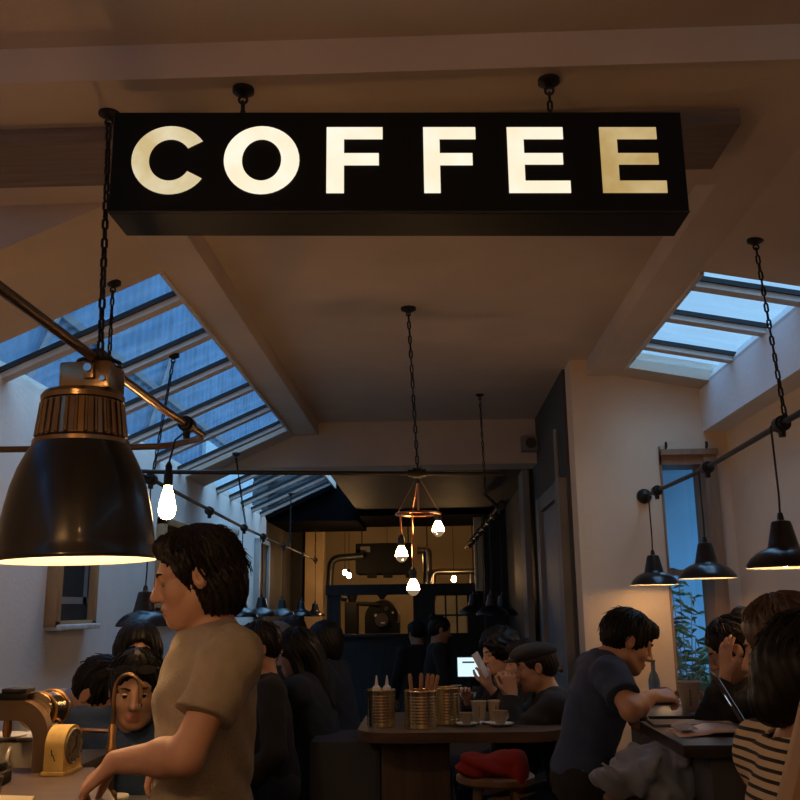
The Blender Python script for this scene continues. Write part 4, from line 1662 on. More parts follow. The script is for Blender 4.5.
b.lathe([(0.03, 1.62), (0.04, 1.66), (0.16, 1.80), (0.165, 1.82), (0.001, 1.82)], (-0.77, 14.35, 0), 24)
b.build('hopper', RB, root)
b = MB()
b.cyl((-0.77, 14.2, 1.33), (-0.77, 14.12, 1.33), 0.10, None, 24)
b.cyl((-0.70, 14.2, 1.50), (-0.70, 14.16, 1.50), 0.03)
b.build('door', mat('roaster_steel', (0.10, 0.09, 0.08), 0.3, metal=0.9), root)
b = MB()
b.cyl((-0.86, 14.2, 1.40), (-0.86, 14.16, 1.40), 0.022)
b.span(-0.78, -0.72, 14.10, 14.12, 1.28, 1.30)
b.cyl((-0.60, 14.2, 1.44), (-0.60, 14.16, 1.44), 0.016)
b.build('gauge', mat('gauge_face', (0.7, 0.6, 0.4), 0.3, metal=0.6), root)
root = empty('kitchen_tower', (-1.22, 14.1, 0), 'dark grinder tower left of the coffee roaster', 'grinder')
b = MB()
b.span(-1.33, -1.14, 14.1, 14.5, 0, 1.60, bev=0.01)
b.build('body', RB, root)
b = MB()
b.lathe([(0.05, 1.60), (0.09, 1.72), (0.09, 1.80), (0.001, 1.81)], (-1.23, 14.3, 0), 18)
b.build('hopper', RB, root)
b = MB()
b.tube([(-1.14, 14.2, 1.58), (-0.80, 14.2, 1.56)], 0.035, 10)
b.build('feed_arm', RB, root)

# loudspeaker box on the cross beam
root = empty('wall_speaker', (0.96, 8.34, 2.9), 'small pale square speaker box on the far cross beam', 'speaker')
MB().span(0.855, 1.0, 8.24, 8.359, 2.90, 3.04, bev=0.006).build('cabinet', mat('speaker_grey', (0.22, 0.20, 0.18), 0.6), root)
b = MB()
b.lathe([(0.001, 0.0), (0.045, 0.0), (0.05, 0.004)], (0.94, 8.238, 2.97), 20, Matrix.Rotation(PI / 2, 3, 'X'))
b.build('cone', DARKP, root)

# ------------------------------------------------------------------ centre table with cans
TABT = wood('table_top_wood', (0.10, 0.06, 0.038), (0.055, 0.035, 0.022), 0.5, (1, 10, 10))
root = empty('bar_table', (0.0, 4.65, 0), 'rounded dark wooden table carrying the three shiny cans', 'table')
b = MB()
poly = []
for (cx_, cy_, a0) in ((0.44, 5.0, 0), (-0.19, 5.0, 90), (-0.19, 4.50, 180), (0.44, 4.50, 270)):
    for k in range(8):
        a = R(a0 + 90 * k / 7)
        poly.append((cx_ + 0.17 * math.cos(a), cy_ + 0.17 * math.sin(a)))
b.prism(poly, 0.905, 0.95, 'z')
b.build('tabletop', TABT, root)
b = MB()
b.span(-0.25, 0.07, 4.48, 4.95, 0, 0.905, bev=0.008)
b.build('pedestal', wood('pedestal_wood', (0.10, 0.07, 0.045), (0.06, 0.04, 0.025), 0.7, (10, 10, 1)), root)
root = empty('grey_crate', (-0.45, 4.9, 0), 'bluish grey cabinet standing left of the table pedestal', 'cabinet')
MB().span(-0.62, -0.27, 4.75, 5.2, 0, 0.86, bev=0.01).build('body', mat('crate_bluegrey', (0.035, 0.045, 0.065), 0.7), root)
MB().span(-0.60, -0.29, 4.742, 4.75, 0.06, 0.80).build('door', mat('crate_bluegrey2', (0.045, 0.055, 0.08), 0.7), root)

TIN = mat('tin_can', (0.78, 0.66, 0.42), 0.26, metal=1.0)


def can(loc, label, r=0.068, hgt=0.172):
    root = empty('tin_can', loc, label, 'can', 'tin cans on the bar table')
    prof = [(0.001, 0.002), (r * 0.96, 0.002), (r, 0.0), (r * 1.015, 0.004), (r, 0.010)]
    n = 41
    for k in range(n):
        z = 0.018 + (hgt - 0.036) * k / (n - 1)
        prof.append((r * (0.993 + 0.006 * math.cos(2 * PI * 10 * k / (n - 1))), z))
    prof += [(r, hgt - 0.010), (r * 1.02, hgt - 0.004), (r, hgt), (r * 0.94, hgt - 0.002), (r * 0.92, 0.01), (0.001, 0.008)]
    b = MB()
    b.lathe(prof, loc, 36)
    b.build('body', TIN, root, smooth=50)
    return root


cans = [((-0.253, 4.56, 0.95), 'left tin can with two sauce nozzles sticking out'), ((-0.06, 4.50, 0.95), 'middle and widest tin can, full of cutlery handles'), ((0.062, 4.64, 0.95), 'right tin can half hidden behind the cutlery can')]
can(*cans[0])
can(*cans[1], 0.080, 0.172)
can(*cans[2], 0.066, 0.172)
for i, (dx, dy, lb) in enumerate(((-0.022, 0.0, 'pale squeeze bottle, left one in the left can'), (0.028, 0.01, 'pale squeeze bottle, right one in the left can'))):
    p = (-0.253 + dx, 4.56 + dy, 0.96)
    root = empty('squeeze_bottle', p, lb, 'bottle', 'squeeze bottles in the left can')
    b = MB()
    b.lathe([(0.001, 0), (0.022, 0.001), (0.022, 0.145), (0.018, 0.158), (0.012, 0.162)], p, 18)
    b.build('body', mat('bottle_yellowish', (0.55, 0.42, 0.2), 0.4), root)
    b = MB()
    b.lathe([(0.019, 0.158), (0.019, 0.170), (0.009, 0.180), (0.003, 0.225), (0.001, 0.225)], p, 14)
    b.build('nozzle', mat('nozzle_white', (0.75, 0.72, 0.66), 0.4), root)
cut = [(-0.032, 0.0, -0.16, 0.0), (-0.004, 0.02, 0.05, 0.0), (0.018, 0.0, 0.32, 0.1), (0.026, -0.02, 0.45, -0.1), (0.008, 0.01, 0.22, 0.1)]
names = ['leftmost wooden handled knife in the middle can', 'second wooden handled knife in the middle can', 'middle fork handle in the cutlery can', 'strongly tilted rightmost handle in the cutlery can', 'thin bright spoon handle in the cutlery can']
for (dx, dy, tx, ty), lb in zip(cut, names):
    p = Vector((-0.06 + dx, 4.50 + dy, 0.965))
    dv = Vector((tx * 0.55, ty * 0.55, 1)).normalized()
    root = empty('cutlery', p, lb, 'cutlery', 'cutlery in the middle can')
    b = MB()
    b.tube([p, p + dv * 0.14], [0.004, 0.005], 6)
    b.build('blade', CHROME, root)
    b = MB()
    b.tube([p + dv * 0.12, p + dv * 0.15, p + dv * 0.22, p + dv * 0.232], [0.005, 0.009, 0.010, 0.006], 8)
    b.build('handle', mat('handle_wood', (0.40, 0.20, 0.09), 0.5), root)


def paper_cup(loc, label, s=1.0, mark=True, group='paper cups', ang=-90, lean=None):
    root = empty('paper_cup', loc, label, 'cup', group)
    b = MB()
    b.lathe([(0.001, 0.003), (0.027 * s, 0.003), (0.0275 * s, 0), (0.0385 * s, 0.094 * s), (0.0405 * s, 0.097 * s), (0.0385 * s, 0.099 * s), (0.036 * s, 0.095 * s), (0.026 * s, 0.012), (0.001, 0.012)], loc, 28)
    b.build('cup', mat('cup_card', (0.55, 0.46, 0.32), 0.7), root)
    if mark:
        a0 = R(ang)
        vs_, fs_ = [], []
        # column of small block letters running up the cup
        b = MB()
        for k in range(7):
            z0 = (0.022 + k * 0.0078) * s
            for (da, dz, wa, hz) in ((0, 0, 0.06, 0.0058), (0.10, 0, 0.06, 0.0058), (0.05, 0.002, 0.12, 0.0016)):
                q_ = []
                for (aa, zz) in ((da - wa / 2, dz), (da + wa / 2, dz), (da + wa / 2, dz + hz), (da - wa / 2, dz + hz)):
                    z = z0 + zz * s
                    r = 0.0275 * s + (0.011 * z / 0.094) + 0.0006
                    q_.append((loc[0] + r * math.cos(a0 + aa - 0.05), loc[1] + r * math.sin(a0 + aa - 0.05), loc[2] + z))
                b.add(q_, [(0, 1, 2, 3)])
        b.build('print', mat('cup_print', (0.03, 0.025, 0.02), 0.7), root, smooth=0)
    return root


STONEW = mat('stoneware', (0.28, 0.22, 0.16), 0.5)


def saucer_cup(loc, label, s=1.0, hang=0, group='cups on saucers'):
    x, y, z = loc
    root = empty('coffee_cup', (x, y, z + 0.012), label, 'cup', group)
    b = MB()
    b.lathe([(0.001, 0.004), (0.022 * s, 0.004), (0.023 * s, 0), (0.032 * s, 0.02 * s), (0.038 * s, 0.055 * s), (0.0395 * s, 0.06 * s), (0.037 * s, 0.058 * s), (0.030 * s, 0.02 * s), (0.001, 0.01)], (x, y, z + 0.012), 28)
    b.build('bowl', STONEW, root)
    b = MB()
    b.tube([(x + (0.036 + 0.02 * math.sin(a)) * s * math.cos(R(hang)), y + (0.036 + 0.02 * math.sin(a)) * s * math.sin(R(hang)), z + 0.012 + (0.034 + 0.018 * math.cos(a)) * s) for a in np.linspace(0.2, PI - 0.2, 9)], 0.004 * s, 8)
    b.build('handle', STONEW, root)
    r2_ = empty('saucer', loc, label.replace('cup', 'saucer under the cup', 1), 'saucer', 'saucers')
    b = MB()
    b.lathe([(0.001, 0.003), (0.03 * s, 0.0), (0.045 * s, 0.004), (0.066 * s, 0.013), (0.067 * s, 0.015), (0.045 * s, 0.009), (0.001, 0.008)], loc, 32)
    o = b.build('dish', PORC, r2_)
    return root


saucer_cup((0.155, 4.56, 0.95), 'small stout cup just right of the tin cans', 0.8, 150)
saucer_cup((0.315, 4.55, 0.95), 'wide low cup in front of the right paper cup', 0.95, 40)
paper_cup((0.222, 4.72, 0.95), 'left paper cup behind the two small cups')
paper_cup((0.305, 4.74, 0.95), 'right paper cup on the centre table')
root = empty('napkin', (0.25, 4.62, 0.95), 'crumpled pale napkin between the cups', 'napkin')
b = MB()
bmv = [(0.22 + 0.012 * i, 4.60 + 0.01 * j, 0.952 + 0.004 * ((i * 3 + j * 5) % 4)) for i in range(6) for j in range(5)]
b.add(bmv, [(i * 5 + j, i * 5 + j + 1, (i + 1) * 5 + j + 1, (i + 1) * 5 + j) for i in range(5) for j in range(4)])
nb_ = b.build('napkin_sheet', PAPER, root)
sol = nb_.modifiers.new('thickness', 'SOLIDIFY')
sol.thickness = 0.001


# stools
STW = wood('stool_wood', (0.22, 0.14, 0.08), (0.14, 0.085, 0.05), 0.5, (8, 8, 1))


def stool(loc, hgt, label, r=0.16):
    x, y, z = loc
    root = empty('bar_stool', loc, label, 'stool', 'bar stools')
    b = MB()
    b.lathe([(0.001, hgt - 0.035), (r - 0.01, hgt - 0.035), (r, hgt - 0.025), (r, hgt - 0.008), (r - 0.012, hgt), (0.001, hgt)], loc, 28)
    b.build('seat', STW, root)
    for k in range(4):
        a = PI / 4 + k * PI / 2
        b = MB()
        b.cyl((x + 0.10 * math.cos(a), y + 0.10 * math.sin(a), hgt - 0.03), (x + 0.19 * math.cos(a), y + 0.19 * math.sin(a), 0), 0.016, 0.013, 10)
        b.build('leg', STW, root)
    b = MB()
    rr = 0.10 + 0.09 * (1 - 0.28 / (hgt - 0.03)) + 0.0
    for k in range(4):
        a, c = PI / 4 + k * PI / 2, PI / 4 + (k + 1) * PI / 2
        b.cyl((x + rr * math.cos(a), y + rr * math.sin(a), 0.28), (x + rr * math.cos(c), y + rr * math.sin(c), 0.28), 0.009, None, 8)
    b.build('stretcher', STW, root)
    return root


stool((0.245, 3.95, 0), 0.84, 'wooden stool under the red jacket')
stool((0.76, 3.55, 0), 0.83, 'stool under the grey coat', 0.15)


def heap(name, loc, label, cat, m, blobs, res=0.007, wr=0.006, clip=None):
    ops = Ops()
    for (c, r, ry) in blobs:
        a = R(ry)
        A_ = np.array([[math.cos(a), 0, -math.sin(a)], [0, 1, 0], [math.sin(a), 0, math.cos(a)]])
        ops.ell(np.array(c) + np.array(loc), np.array(r), A_, 0.03)

    def post(X, Y, Z, D):
        D = D + wrinkle(X, Y, Z, wr, 0.8, loc[0] * 5) + wrinkle(Y, Z, X, wr * 0.5, 1.7, 1.0)
        if clip is not None:
            D = np.maximum(D, clip - Z)
        return D
    o, V = sdf_mesh(name, ops, res, m, None, post, origin=loc)
    tag(o, label, cat)
    return o


REDC = mat('red_wool', (0.20, 0.020, 0.018), 0.95, spec=0.1)
heap('red_jacket', (0.245, 3.93, 0.84), 'red jacket draped over the wooden stool', 'jacket', REDC,
     [((-0.02, 0, 0.035), (0.13, 0.12, 0.035), 16), ((0.05, 0, 0.06), (0.07, 0.10, 0.035), -6), ((0.085, -0.03, 0.01), (0.045, 0.09, 0.075), 0), ((-0.10, -0.02, 0.012), (0.07, 0.09, 0.02), 18)], wr=0.003)
GREYC = mat('grey_flannel', (0.20, 0.24, 0.32), 0.9, sheen=0.2)
heap('grey_coat', (0.76, 3.52, 0.83), 'crumpled grey coat heaped on a stool beside the man in blue', 'coat', GREYC,
     [((-0.02, 0, 0.09), (0.11, 0.12, 0.075), -16), ((0.06, -0.02, 0.11), (0.09, 0.11, 0.07), 10), ((-0.12, 0, 0.06), (0.07, 0.10, 0.05), 10), ((0.05, -0.06, 0.02), (0.07, 0.09, 0.09), 20), ((0.12, -0.03, 0.07), (0.05, 0.09, 0.08), 30), ((0.0, -0.10, 0.10), (0.018, 0.03, 0.08), 35), ((0.07, -0.10, 0.08), (0.016, 0.03, 0.09), 15), ((-0.08, -0.09, 0.07), (0.07, 0.03, 0.014), 25), ((0.12, -0.10, 0.09), (0.014, 0.03, 0.07), -15)], res=0.0055, wr=0.012)
heap('russet_bag', (0.90, 3.50, 0.80), 'russet bag with red lining right of the grey coat', 'bag', mat('russet_cloth', (0.22, 0.07, 0.045), 0.8),
     [((0.0, 0, 0.06), (0.07, 0.08, 0.05), -25), ((0.06, 0.02, 0.09), (0.05, 0.07, 0.05), -10), ((0.0, -0.03, 0.11), (0.045, 0.05, 0.022), -45)], wr=0.004)

# ------------------------------------------------------------------ right-hand tables
TOPD = mat('table_dark', (0.035, 0.030, 0.028), 0.35, noise=0.3, nscale=8)
def bar_table(x0, x1, y0, y1, z, label):
    root = empty('bar_table', ((x0 + x1) / 2, (y0 + y1) / 2, 0), label, 'table')
    MB().span(x0, x1, y0, y1, z - 0.04, z, bev=0.006).build('tabletop', TOPD, root)
    cx_, cy_ = (x0 + x1) / 2, (y0 + y1) / 2
    MB().span(x0 + 0.10, x1 - 0.05, y0 + 0.06, y1 - 0.06, 0.0, z - 0.04, bev=0.006).build('cabinet', DARKP, root)  # solid dark block added to darken the space under the tabletop
bar_table(0.83, 1.24, 3.92, 4.62, 1.06, 'dark high table in front of the man in blue')
bar_table(0.80, 1.40, 3.12, 3.76, 1.06, 'dark high table holding the laptop and magazine')
paper_cup((1.085, 4.06, 1.06), 'paper cup with dark vertical lettering beside the laptop', 1.25, True, 'paper cups', -102)
root = empty('plate', (1.03, 4.45, 1.06), 'pale plate of food before the man in blue', 'plate')
b = MB()
b.lathe([(0.001, 0.002), (0.07, 0.0), (0.115, 0.014), (0.116, 0.017), (0.07, 0.006), (0.001, 0.006)], (1.03, 4.45, 1.06), 36)
b.build('dish', PORC, root)
for (dx, dy, lb, sc_) in ((0.03, 0.02, 'brown sandwich half on the pale plate', 1.0), (0.16, 0.03, 'dark crusty bread right of the pale plate', 1.3)):
    heap('bread', (1.03 + dx, 4.45 + dy, 1.068), lb, 'bread', mat('crust', (0.20, 0.10, 0.05), 0.8, noise=0.4, nscale=30), [((0, 0, 0.022), (0.05 * sc_, 0.035, 0.03), 10), ((0.03, 0, 0.03), (0.03, 0.03, 0.025 * sc_), 40)], 0.004, 0.003, 1.068)
root = empty('glass_bottle', (1.055, 4.42, 1.06), 'small dark glass bottle with pale label behind the hand', 'bottle')
b = MB()
b.lathe([(0.001, 0), (0.026, 0.001), (0.027, 0.09), (0.020, 0.115), (0.010, 0.135), (0.010, 0.175), (0.012, 0.177), (0.012, 0.185), (0.001, 0.186)], (1.055, 4.56, 1.06), 20)
b.build('bottle_body', mat('bottle_glass', (0.10, 0.14, 0.18), 0.1, coat=0.3), root)
b = MB()
b.lathe([(0.0272, 0.02), (0.0276, 0.07)], (1.055, 4.56, 1.06), 20)
b.build('paper_label', mat('label_blue', (0.08, 0.16, 0.35), 0.6), root)
for (x, y, a, lb) in ((1.14, 4.34, 0.3, 'white napkin right of the pale plate'), (1.22, 4.30, -0.2, 'folded white paper behind the lettered cup')):
    root = empty('paper_napkin', (x, y, 1.06), lb, 'napkin')
    b = MB()
    b.box((x, y, 1.064), (0.10, 0.08, 0.004), Matrix.Rotation(a, 3, 'Z') @ Matrix.Rotation(0.06, 3, 'Y'))
    b.box((x + 0.01, y + 0.01, 1.071), (0.07, 0.06, 0.003), Matrix.Rotation(a + 0.4, 3, 'Z') @ Matrix.Rotation(-0.12, 3, 'Y'))
    b.build('napkin_sheet', PAPER, root)
root = empty('tray', (1.02, 3.95, 1.06), 'small blue card at the edge of the far high table', 'card')
MB().box((1.10, 3.97, 1.062), (0.09, 0.06, 0.003), Matrix.Rotation(0.2, 3, 'Z')).build('card_sheet', mat('card_blue', (0.08, 0.20, 0.50), 0.5), root)

# magazine, sheet and laptop on the near table
root = empty('magazine', (0.98, 3.42, 1.06), 'open magazine with pale pages on the near high table', 'magazine')
b = MB()
rows = []
for i in range(13):
    u = i / 12
    x = 0.835 + 0.30 * u
    z = 1.062 + 0.016 * math.sin(PI * u) * (1 if u > 0.35 else 0.7) + (0.0 if u > 0.1 else -0.0)
    rows.append([(x, 3.30 + 0.02 * u, z), (x + 0.02, 3.52 + 0.02 * u, z)])
vs_ = [p for r_ in rows for p in r_]
b.add(vs_, [(2 * i, 2 * i + 2, 2 * i + 3, 2 * i + 1) for i in range(12)])
o = b.build('pages', mat('magazine_pages', (0.85, 0.70, 0.66), 0.4, color2=(0.75, 0.52, 0.49), nscale=9), root)
sol = o.modifiers.new('thickness', 'SOLIDIFY')
sol.thickness = 0.006
b = MB()
b.box((0.88, 3.405, 1.0805), (0.065, 0.17, 0.001), Matrix.Rotation(-0.06, 3, 'Z') @ Matrix.Rotation(-0.12, 3, 'Y'))
b.build('photo', mat('magazine_photo', (0.12, 0.08, 0.07), 0.4, noise=0.6, nscale=25), root)
root = empty('folder', (0.96, 3.66, 1.06), 'brown folder lying behind the magazine', 'folder')
MB().box((0.97, 3.65, 1.065), (0.30, 0.16, 0.008), Matrix.Rotation(-0.05, 3, 'Z')).build('cover', mat('folder_brown', (0.20, 0.15, 0.12), 0.6), root)

root = empty('laptop', (1.17, 3.43, 1.06), 'open dark laptop with a small lit emblem on its lid', 'laptop')
ALU = mat('laptop_grey', (0.07, 0.07, 0.075), 0.4, metal=0.6)
bs = Matrix.Rotation(R(-102), 3, 'Z')     # screen faces the woman on the right
cen = Vector((1.215, 3.43, 1.066))
b = MB()
b.box(cen, (0.31, 0.21, 0.014), bs, 0.004)
b.build('base', ALU, root)
hinge = cen + bs @ Vector((0, -0.105, 0.006))
tilt = bs @ Matrix.Rotation(R(28), 3, 'X')
b = MB()
b.box(hinge + tilt @ Vector((0, 0, 0.105)), (0.31, 0.008, 0.21), tilt, 0.003)
lid = b.build('lid', ALU, root)
b = MB()
b.box(hinge + tilt @ Vector((0, 0.0045, 0.108)), (0.28, 0.002, 0.18), tilt)
b.build('screen', emis('laptop_screen_glow', (0.45, 0.55, 0.7), 0.35), lid)
b = MB()
pl = []
for k in range(24):
    a = 2 * PI * k / 24
    rx_, rz_ = 0.020, 0.022
    x_, z_ = rx_ * math.cos(a), rz_ * math.sin(a)
    if x_ > 0.012 and abs(z_) < 0.012:
        x_ = 0.012
    pl.append(hinge + tilt @ Vector((x_, -0.0046, 0.105 + z_)))
b.add(pl, [tuple(range(24))])
b.build('emblem', emis('emblem_glow', (0.75, 0.9, 1.0), 1.6), lid, smooth=0)

# rear counter with till screen
root = empty('service_counter', (0.35, 6.9, 0), 'dark rear counter under the glowing till screen', 'counter')
MB().span(0.0, 0.80, 6.6, 7.4, 0, 0.86, bev=0.01).build('cabinet', DARKP, root)
MB().span(-0.03, 0.84, 6.56, 7.42, 0.86, 0.90, bev=0.006).build('worktop', TABT, root)
root = empty('till_screen', (0.27, 7.0, 0.9), 'glowing white till screen on the rear counter', 'monitor')
b = MB()
b.box((0.268, 7.0, 1.07), (0.19, 0.016, 0.155), Matrix.Rotation(R(-6), 3, 'X'), 0.003)
b.build('casing', IRON, root)
b = MB()
b.box((0.268, 6.990, 1.071), (0.172, 0.003, 0.135), Matrix.Rotation(R(-6), 3, 'X'))
b.build('display', emis('till_display_glow', (0.66, 0.86, 1.0), 1.15), root)
b = MB()
b.box((0.262, 6.9855, 1.105), (0.09, 0.002, 0.012), Matrix.Rotation(R(-6), 3, 'X'))
for k in range(3):
    b.box((0.225 + k * 0.04, 6.987, 1.03), (0.022, 0.002, 0.018), Matrix.Rotation(R(-6), 3, 'X'))
b.build('menu_bar', mat('screen_dark', (0.05, 0.07, 0.09), 0.4), root)
b = MB()
b.cyl((0.268, 7.02, 0.90), (0.268, 7.01, 1.0), 0.02)
b.lathe([(0.001, 0.012), (0.07, 0.008), (0.075, 0)], (0.268, 7.02, 0.9), 20)
b.build('stand', IRON, root)
for i, (x, y, hgt, r, lb, c) in enumerate(((0.16, 6.75, 0.05, 0.05, 'low stack of plates left of the till screen', PORC), (0.38, 6.72, 0.09, 0.03, 'stubby jar right of the till screen', CHROME), (0.48, 6.8, 0.12, 0.035, 'taller dark jar right of the till screen', BRASS))):
    root = empty('counter_jar', (x, y, 0.9), lb, 'jar')
    b = MB()
    b.lathe([(0.001, 0), (r, 0.0), (r * 1.02, hgt * 0.2), (r, hgt * 0.8), (r * 0.8, hgt), (0.001, hgt)], (x, y, 0.9), 20)
    b.build('jar_body', c, root)
    b = MB()
    b.lathe([(r * 0.82, hgt), (r * 0.84, hgt + 0.012), (0.001, hgt + 0.014)], (x, y, 0.9), 20)
    b.build('lid', IRON, root)

# rear row table left of the centre (dark) and bench along the left wall
root = empty('wall_bench', (-1.9, 5.5, 0), 'long dark bench along the left wall behind the seated guests', 'bench')
MB().span(-2.2, -1.85, 2.6, 8.0, 0.42, 0.46, bev=0.005).build('seat', STW, root)
MB().span(-2.18, -1.90, 2.65, 7.95, 0, 0.42).build('plinth', DARKW, root)

# ------------------------------------------------------------------ barista counter and its things
CT = 1.10
WAL = wood('counter_walnut', (0.085, 0.052, 0.040), (0.045, 0.028, 0.022), 0.5, (2, 14, 14))
root = empty('bar_counter', (-1.3, 2.2, 0), 'walnut topped bar counter at the lower left', 'counter')
MB().prism([(-2.0, 1.75), (-0.62, 1.75), (-0.70, 2.10), (-0.90, 2.52), (-2.0, 2.52)], CT - 0.045, CT, 'z').build('worktop', WAL, root)
MB().span(-1.98, -0.94, 1.80, 2.48, 0, CT - 0.045).build('front_panel', DARKW, root)
MB().span(-2.0, -1.02, 2.52, 3.05, CT - 0.073, CT - 0.028, bev=0.006).build('rear_shelf', DARKW, root)

root = empty('analogue_clock', (-0.955, 2.44, CT), 'yellow arch-topped enamel clock standing on the walnut counter', 'clock')
YEL = mat('yellow_enamel', (0.72, 0.52, 0.16), 0.4, noise=0.25, nscale=24)
rc = Matrix.Rotation(R(84), 3, 'Z')
b = MB()
poly = [(-0.048, 0.008), (0.048, 0.008), (0.048, 0.07)] + [(0.048 * math.cos(a), 0.07 + 0.048 * math.sin(a)) for a in np.linspace(0.15, PI - 0.15, 13)] + [(-0.048, 0.07)]
b2 = MB()
b2.prism(poly, -0.026, 0.026)
b.add([rc @ Vector(v) + Vector((-0.955, 2.44, CT)) for v in b2.v], b2.f)
b.build('case', YEL, root)
b = MB()
b2 = MB()
b2.box((0, 0, 0.005), (0.104, 0.062, 0.010), None, 0.003)
b.add([rc @ Vector(v) + Vector((-0.955, 2.44, CT)) for v in b2.v], b2.f)
b.build('foot', YEL, root)
b = MB()
b2 = MB()
b2.lathe([(0.001, 0.0), (0.039, 0.0), (0.042, 0.004), (0.044, 0.0)], (0, -0.0265, 0.066), 32, Matrix.Rotation(PI / 2, 3, 'X'))
b.add([rc @ Vector(v) + Vector((-0.955, 2.44, CT)) for v in b2.v], b2.f)
dial = b.build('dial', mat('dial_aged', (0.24, 0.19, 0.12), 0.5, noise=0.5, nscale=20), root)
b = MB()
b2 = MB()
b2.box((0.0, -0.034, 0.076), (0.004, 0.002, 0.03))
b2.box((-0.010, -0.034, 0.060), (0.004, 0.002, 0.022), Matrix.Rotation(R(50), 3, 'Y'))
for k in range(12):
    a = 2 * PI * k / 12
    b2.box((0.034 * math.sin(a), -0.0335, 0.066 + 0.034 * math.cos(a)), (0.002, 0.002, 0.006), Matrix.Rotation(a, 3, 'Y'))
b.add([rc @ Vector(v) + Vector((-0.955, 2.44, CT)) for v in b2.v], b2.f)
b.build('clock_hand', IRON, dial)
b = MB()
b2 = MB()
b2.tube([(-0.0485, -0.004, 0.035), (-0.0485, 0.002, 0.05), (-0.0485, 0.005, 0.047), (-0.0485, 0.007, 0.062)], 0.0016, 5)
b.add([rc @ Vector(v) + Vector((-0.955, 2.44, CT)) for v in b2.v], b2.f)
b.build('chipped_mark', IRON, root)

# lever press machine: bentwood arch with metal drum
root = empty('press_machine', (-1.1, 2.5, CT), 'bent bronze arch of the espresso machine with a shiny drum', 'coffee machine')
ARCHM = mat('arch_bronze', (0.15, 0.10, 0.06), 0.45, metal=0.45)
b = MB()
zT = CT + 0.178
outer = [(-1.32, zT)] + [(-1.055 + 0.085 * math.sin(a), zT - 0.085 + 0.085 * math.cos(a)) for a in np.linspace(0, PI / 2, 10)] + [(-0.965, CT)]
inner = [(-1.005, CT), (-1.007, zT - 0.10)] + [(-1.057 + 0.05 * math.sin(a), zT - 0.10 + 0.05 * math.cos(a)) for a in np.linspace(PI / 2, 0, 10)] + [(-1.32, zT - 0.05)]
b.prism([(x - 0.03, z) for (x, z) in outer + inner], 2.44, 2.475)
b.build('arch', ARCHM, root)
b = MB()
b.cyl((-1.055, 2.475, zT - 0.030), (-1.050, 2.60, zT - 0.036), 0.046, None, 32)
dr = b.build('drum', mat('drum_bronze', (0.40, 0.33, 0.24), 0.18, metal=1.0), root)
for y in (2.50, 2.585):
    b = MB()
    b.tube([(-1.052 + 0.0475 * math.cos(a), y, zT - 0.033 + 0.0475 * math.sin(a)) for a in np.linspace(0, 2 * PI, 33)[:-1]], 0.004, 6, closed=True)
    b.build('drum_band', BRASS, dr)
b = MB()
b.span(-1.135, -1.075, 2.44, 2.50, zT, zT + 0.018, bev=0.003)
b.span(-1.125, -1.06, 2.43, 2.49, zT + 0.018, zT + 0.030, bev=0.003)
b.build('handle_block', IRON, root)
b = MB()
b.cyl((-1.17, 2.43, zT - 0.02), (-1.17, 2.415, zT - 0.02), 0.022, None, 20)
b.build('knob', IRON, root)
b = MB()
b.lathe([(0.010, 0.13), (0.012, 0.10), (0.009, 0.085), (0.001, 0.085)], (-1.115, 2.46, CT), 12)
b.build('spout', BRASS, root)
b = MB()
b.span(-1.32, -1.24, 2.44, 2.60, CT, zT - 0.04, bev=0.004)
b.build('column', ARCHM, root)

# stack of white cups behind the arch
cups = [(-1.225, 2.66, 'lowest left white cup behind the bronze arch'), (-1.155, 2.66, 'middle white cup behind the bronze arch'), (-1.085, 2.665, 'right white cup behind the bronze arch'), (-1.19, 2.74, 'rear white cup behind the bronze arch')]
for i, (x, y, lb) in enumerate(cups):
    zc = CT - 0.028
    root = empty('white_cup', (x, y, zc), lb, 'cup', 'white cups behind the bronze arch')
    b = MB()
    b.lathe([(0.001, 0.004), (0.026, 0.004), (0.028, 0.0), (0.040, 0.03), (0.046, 0.07), (0.048, 0.078), (0.045, 0.076), (0.037, 0.03), (0.001, 0.012)], (x, y, zc), 28)
    b.build('bowl', PORC, root)
    b = MB()
    b.tube([(x - 0.012 - 0.02 * 0.3, y - (0.040 + 0.02 * math.sin(a)), zc + 0.042 + 0.022 * math.cos(a)) for a in np.linspace(0.1, PI - 0.1, 9)], 0.005, 8)
    b.build('handle', PORC, root)
for i, (x, y, lb) in enumerate(((-1.225, 2.66, 'white saucer on the left cup'), (-1.12, 2.665, 'white saucer bridging the right cups'))):
    root = empty('white_saucer', (x, y, CT + 0.0505), lb, 'saucer', 'saucers on the white cups')
    b = MB()
    b.lathe([(0.001, 0.002), (0.03, 0.0), (0.05, 0.004), (0.072, 0.014), (0.073, 0.016), (0.05, 0.009), (0.001, 0.008)], (x, y, CT + 0.051), 32)
    b.build('dish', PORC, root)

# swan-neck tap
root = empty('swan_tap', (-0.885, 2.60, 0.98), 'slim swan-neck brass tap in front of the woman with sunglasses', 'tap')
b = MB()
b.lathe([(0.001, 0.98), (0.024, 0.98), (0.022, 1.02), (0.012, 1.03), (0.011, 1.12), (0.014, 1.125), (0.014, 1.14), (0.010, 1.15), (0.011, 1.19), (0.007, 1.20)], (-0.885, 2.60, 0), 20)
b.build('pillar', BRASS, root)
pts = [(-0.885, 2.60, 1.19), (-0.885, 2.60, 1.26)]
for a in np.linspace(PI, 0.25, 14):
    pts.append((-0.848 + 0.036 * math.cos(a), 2.60, 1.285 + 0.045 * math.sin(a)))
pts.append((-0.811, 2.60, 1.25))
b = MB()
b.tube(pts, 0.0058, 10)
b.build('spout', mat('tap_dark_brass', (0.25, 0.16, 0.09), 0.3, metal=1.0), root)
b = MB()
b.cyl((-0.812, 2.60, 1.252), (-0.812, 2.60, 1.240), 0.007, None, 10)
b.build('nozzle', CHROME, root)
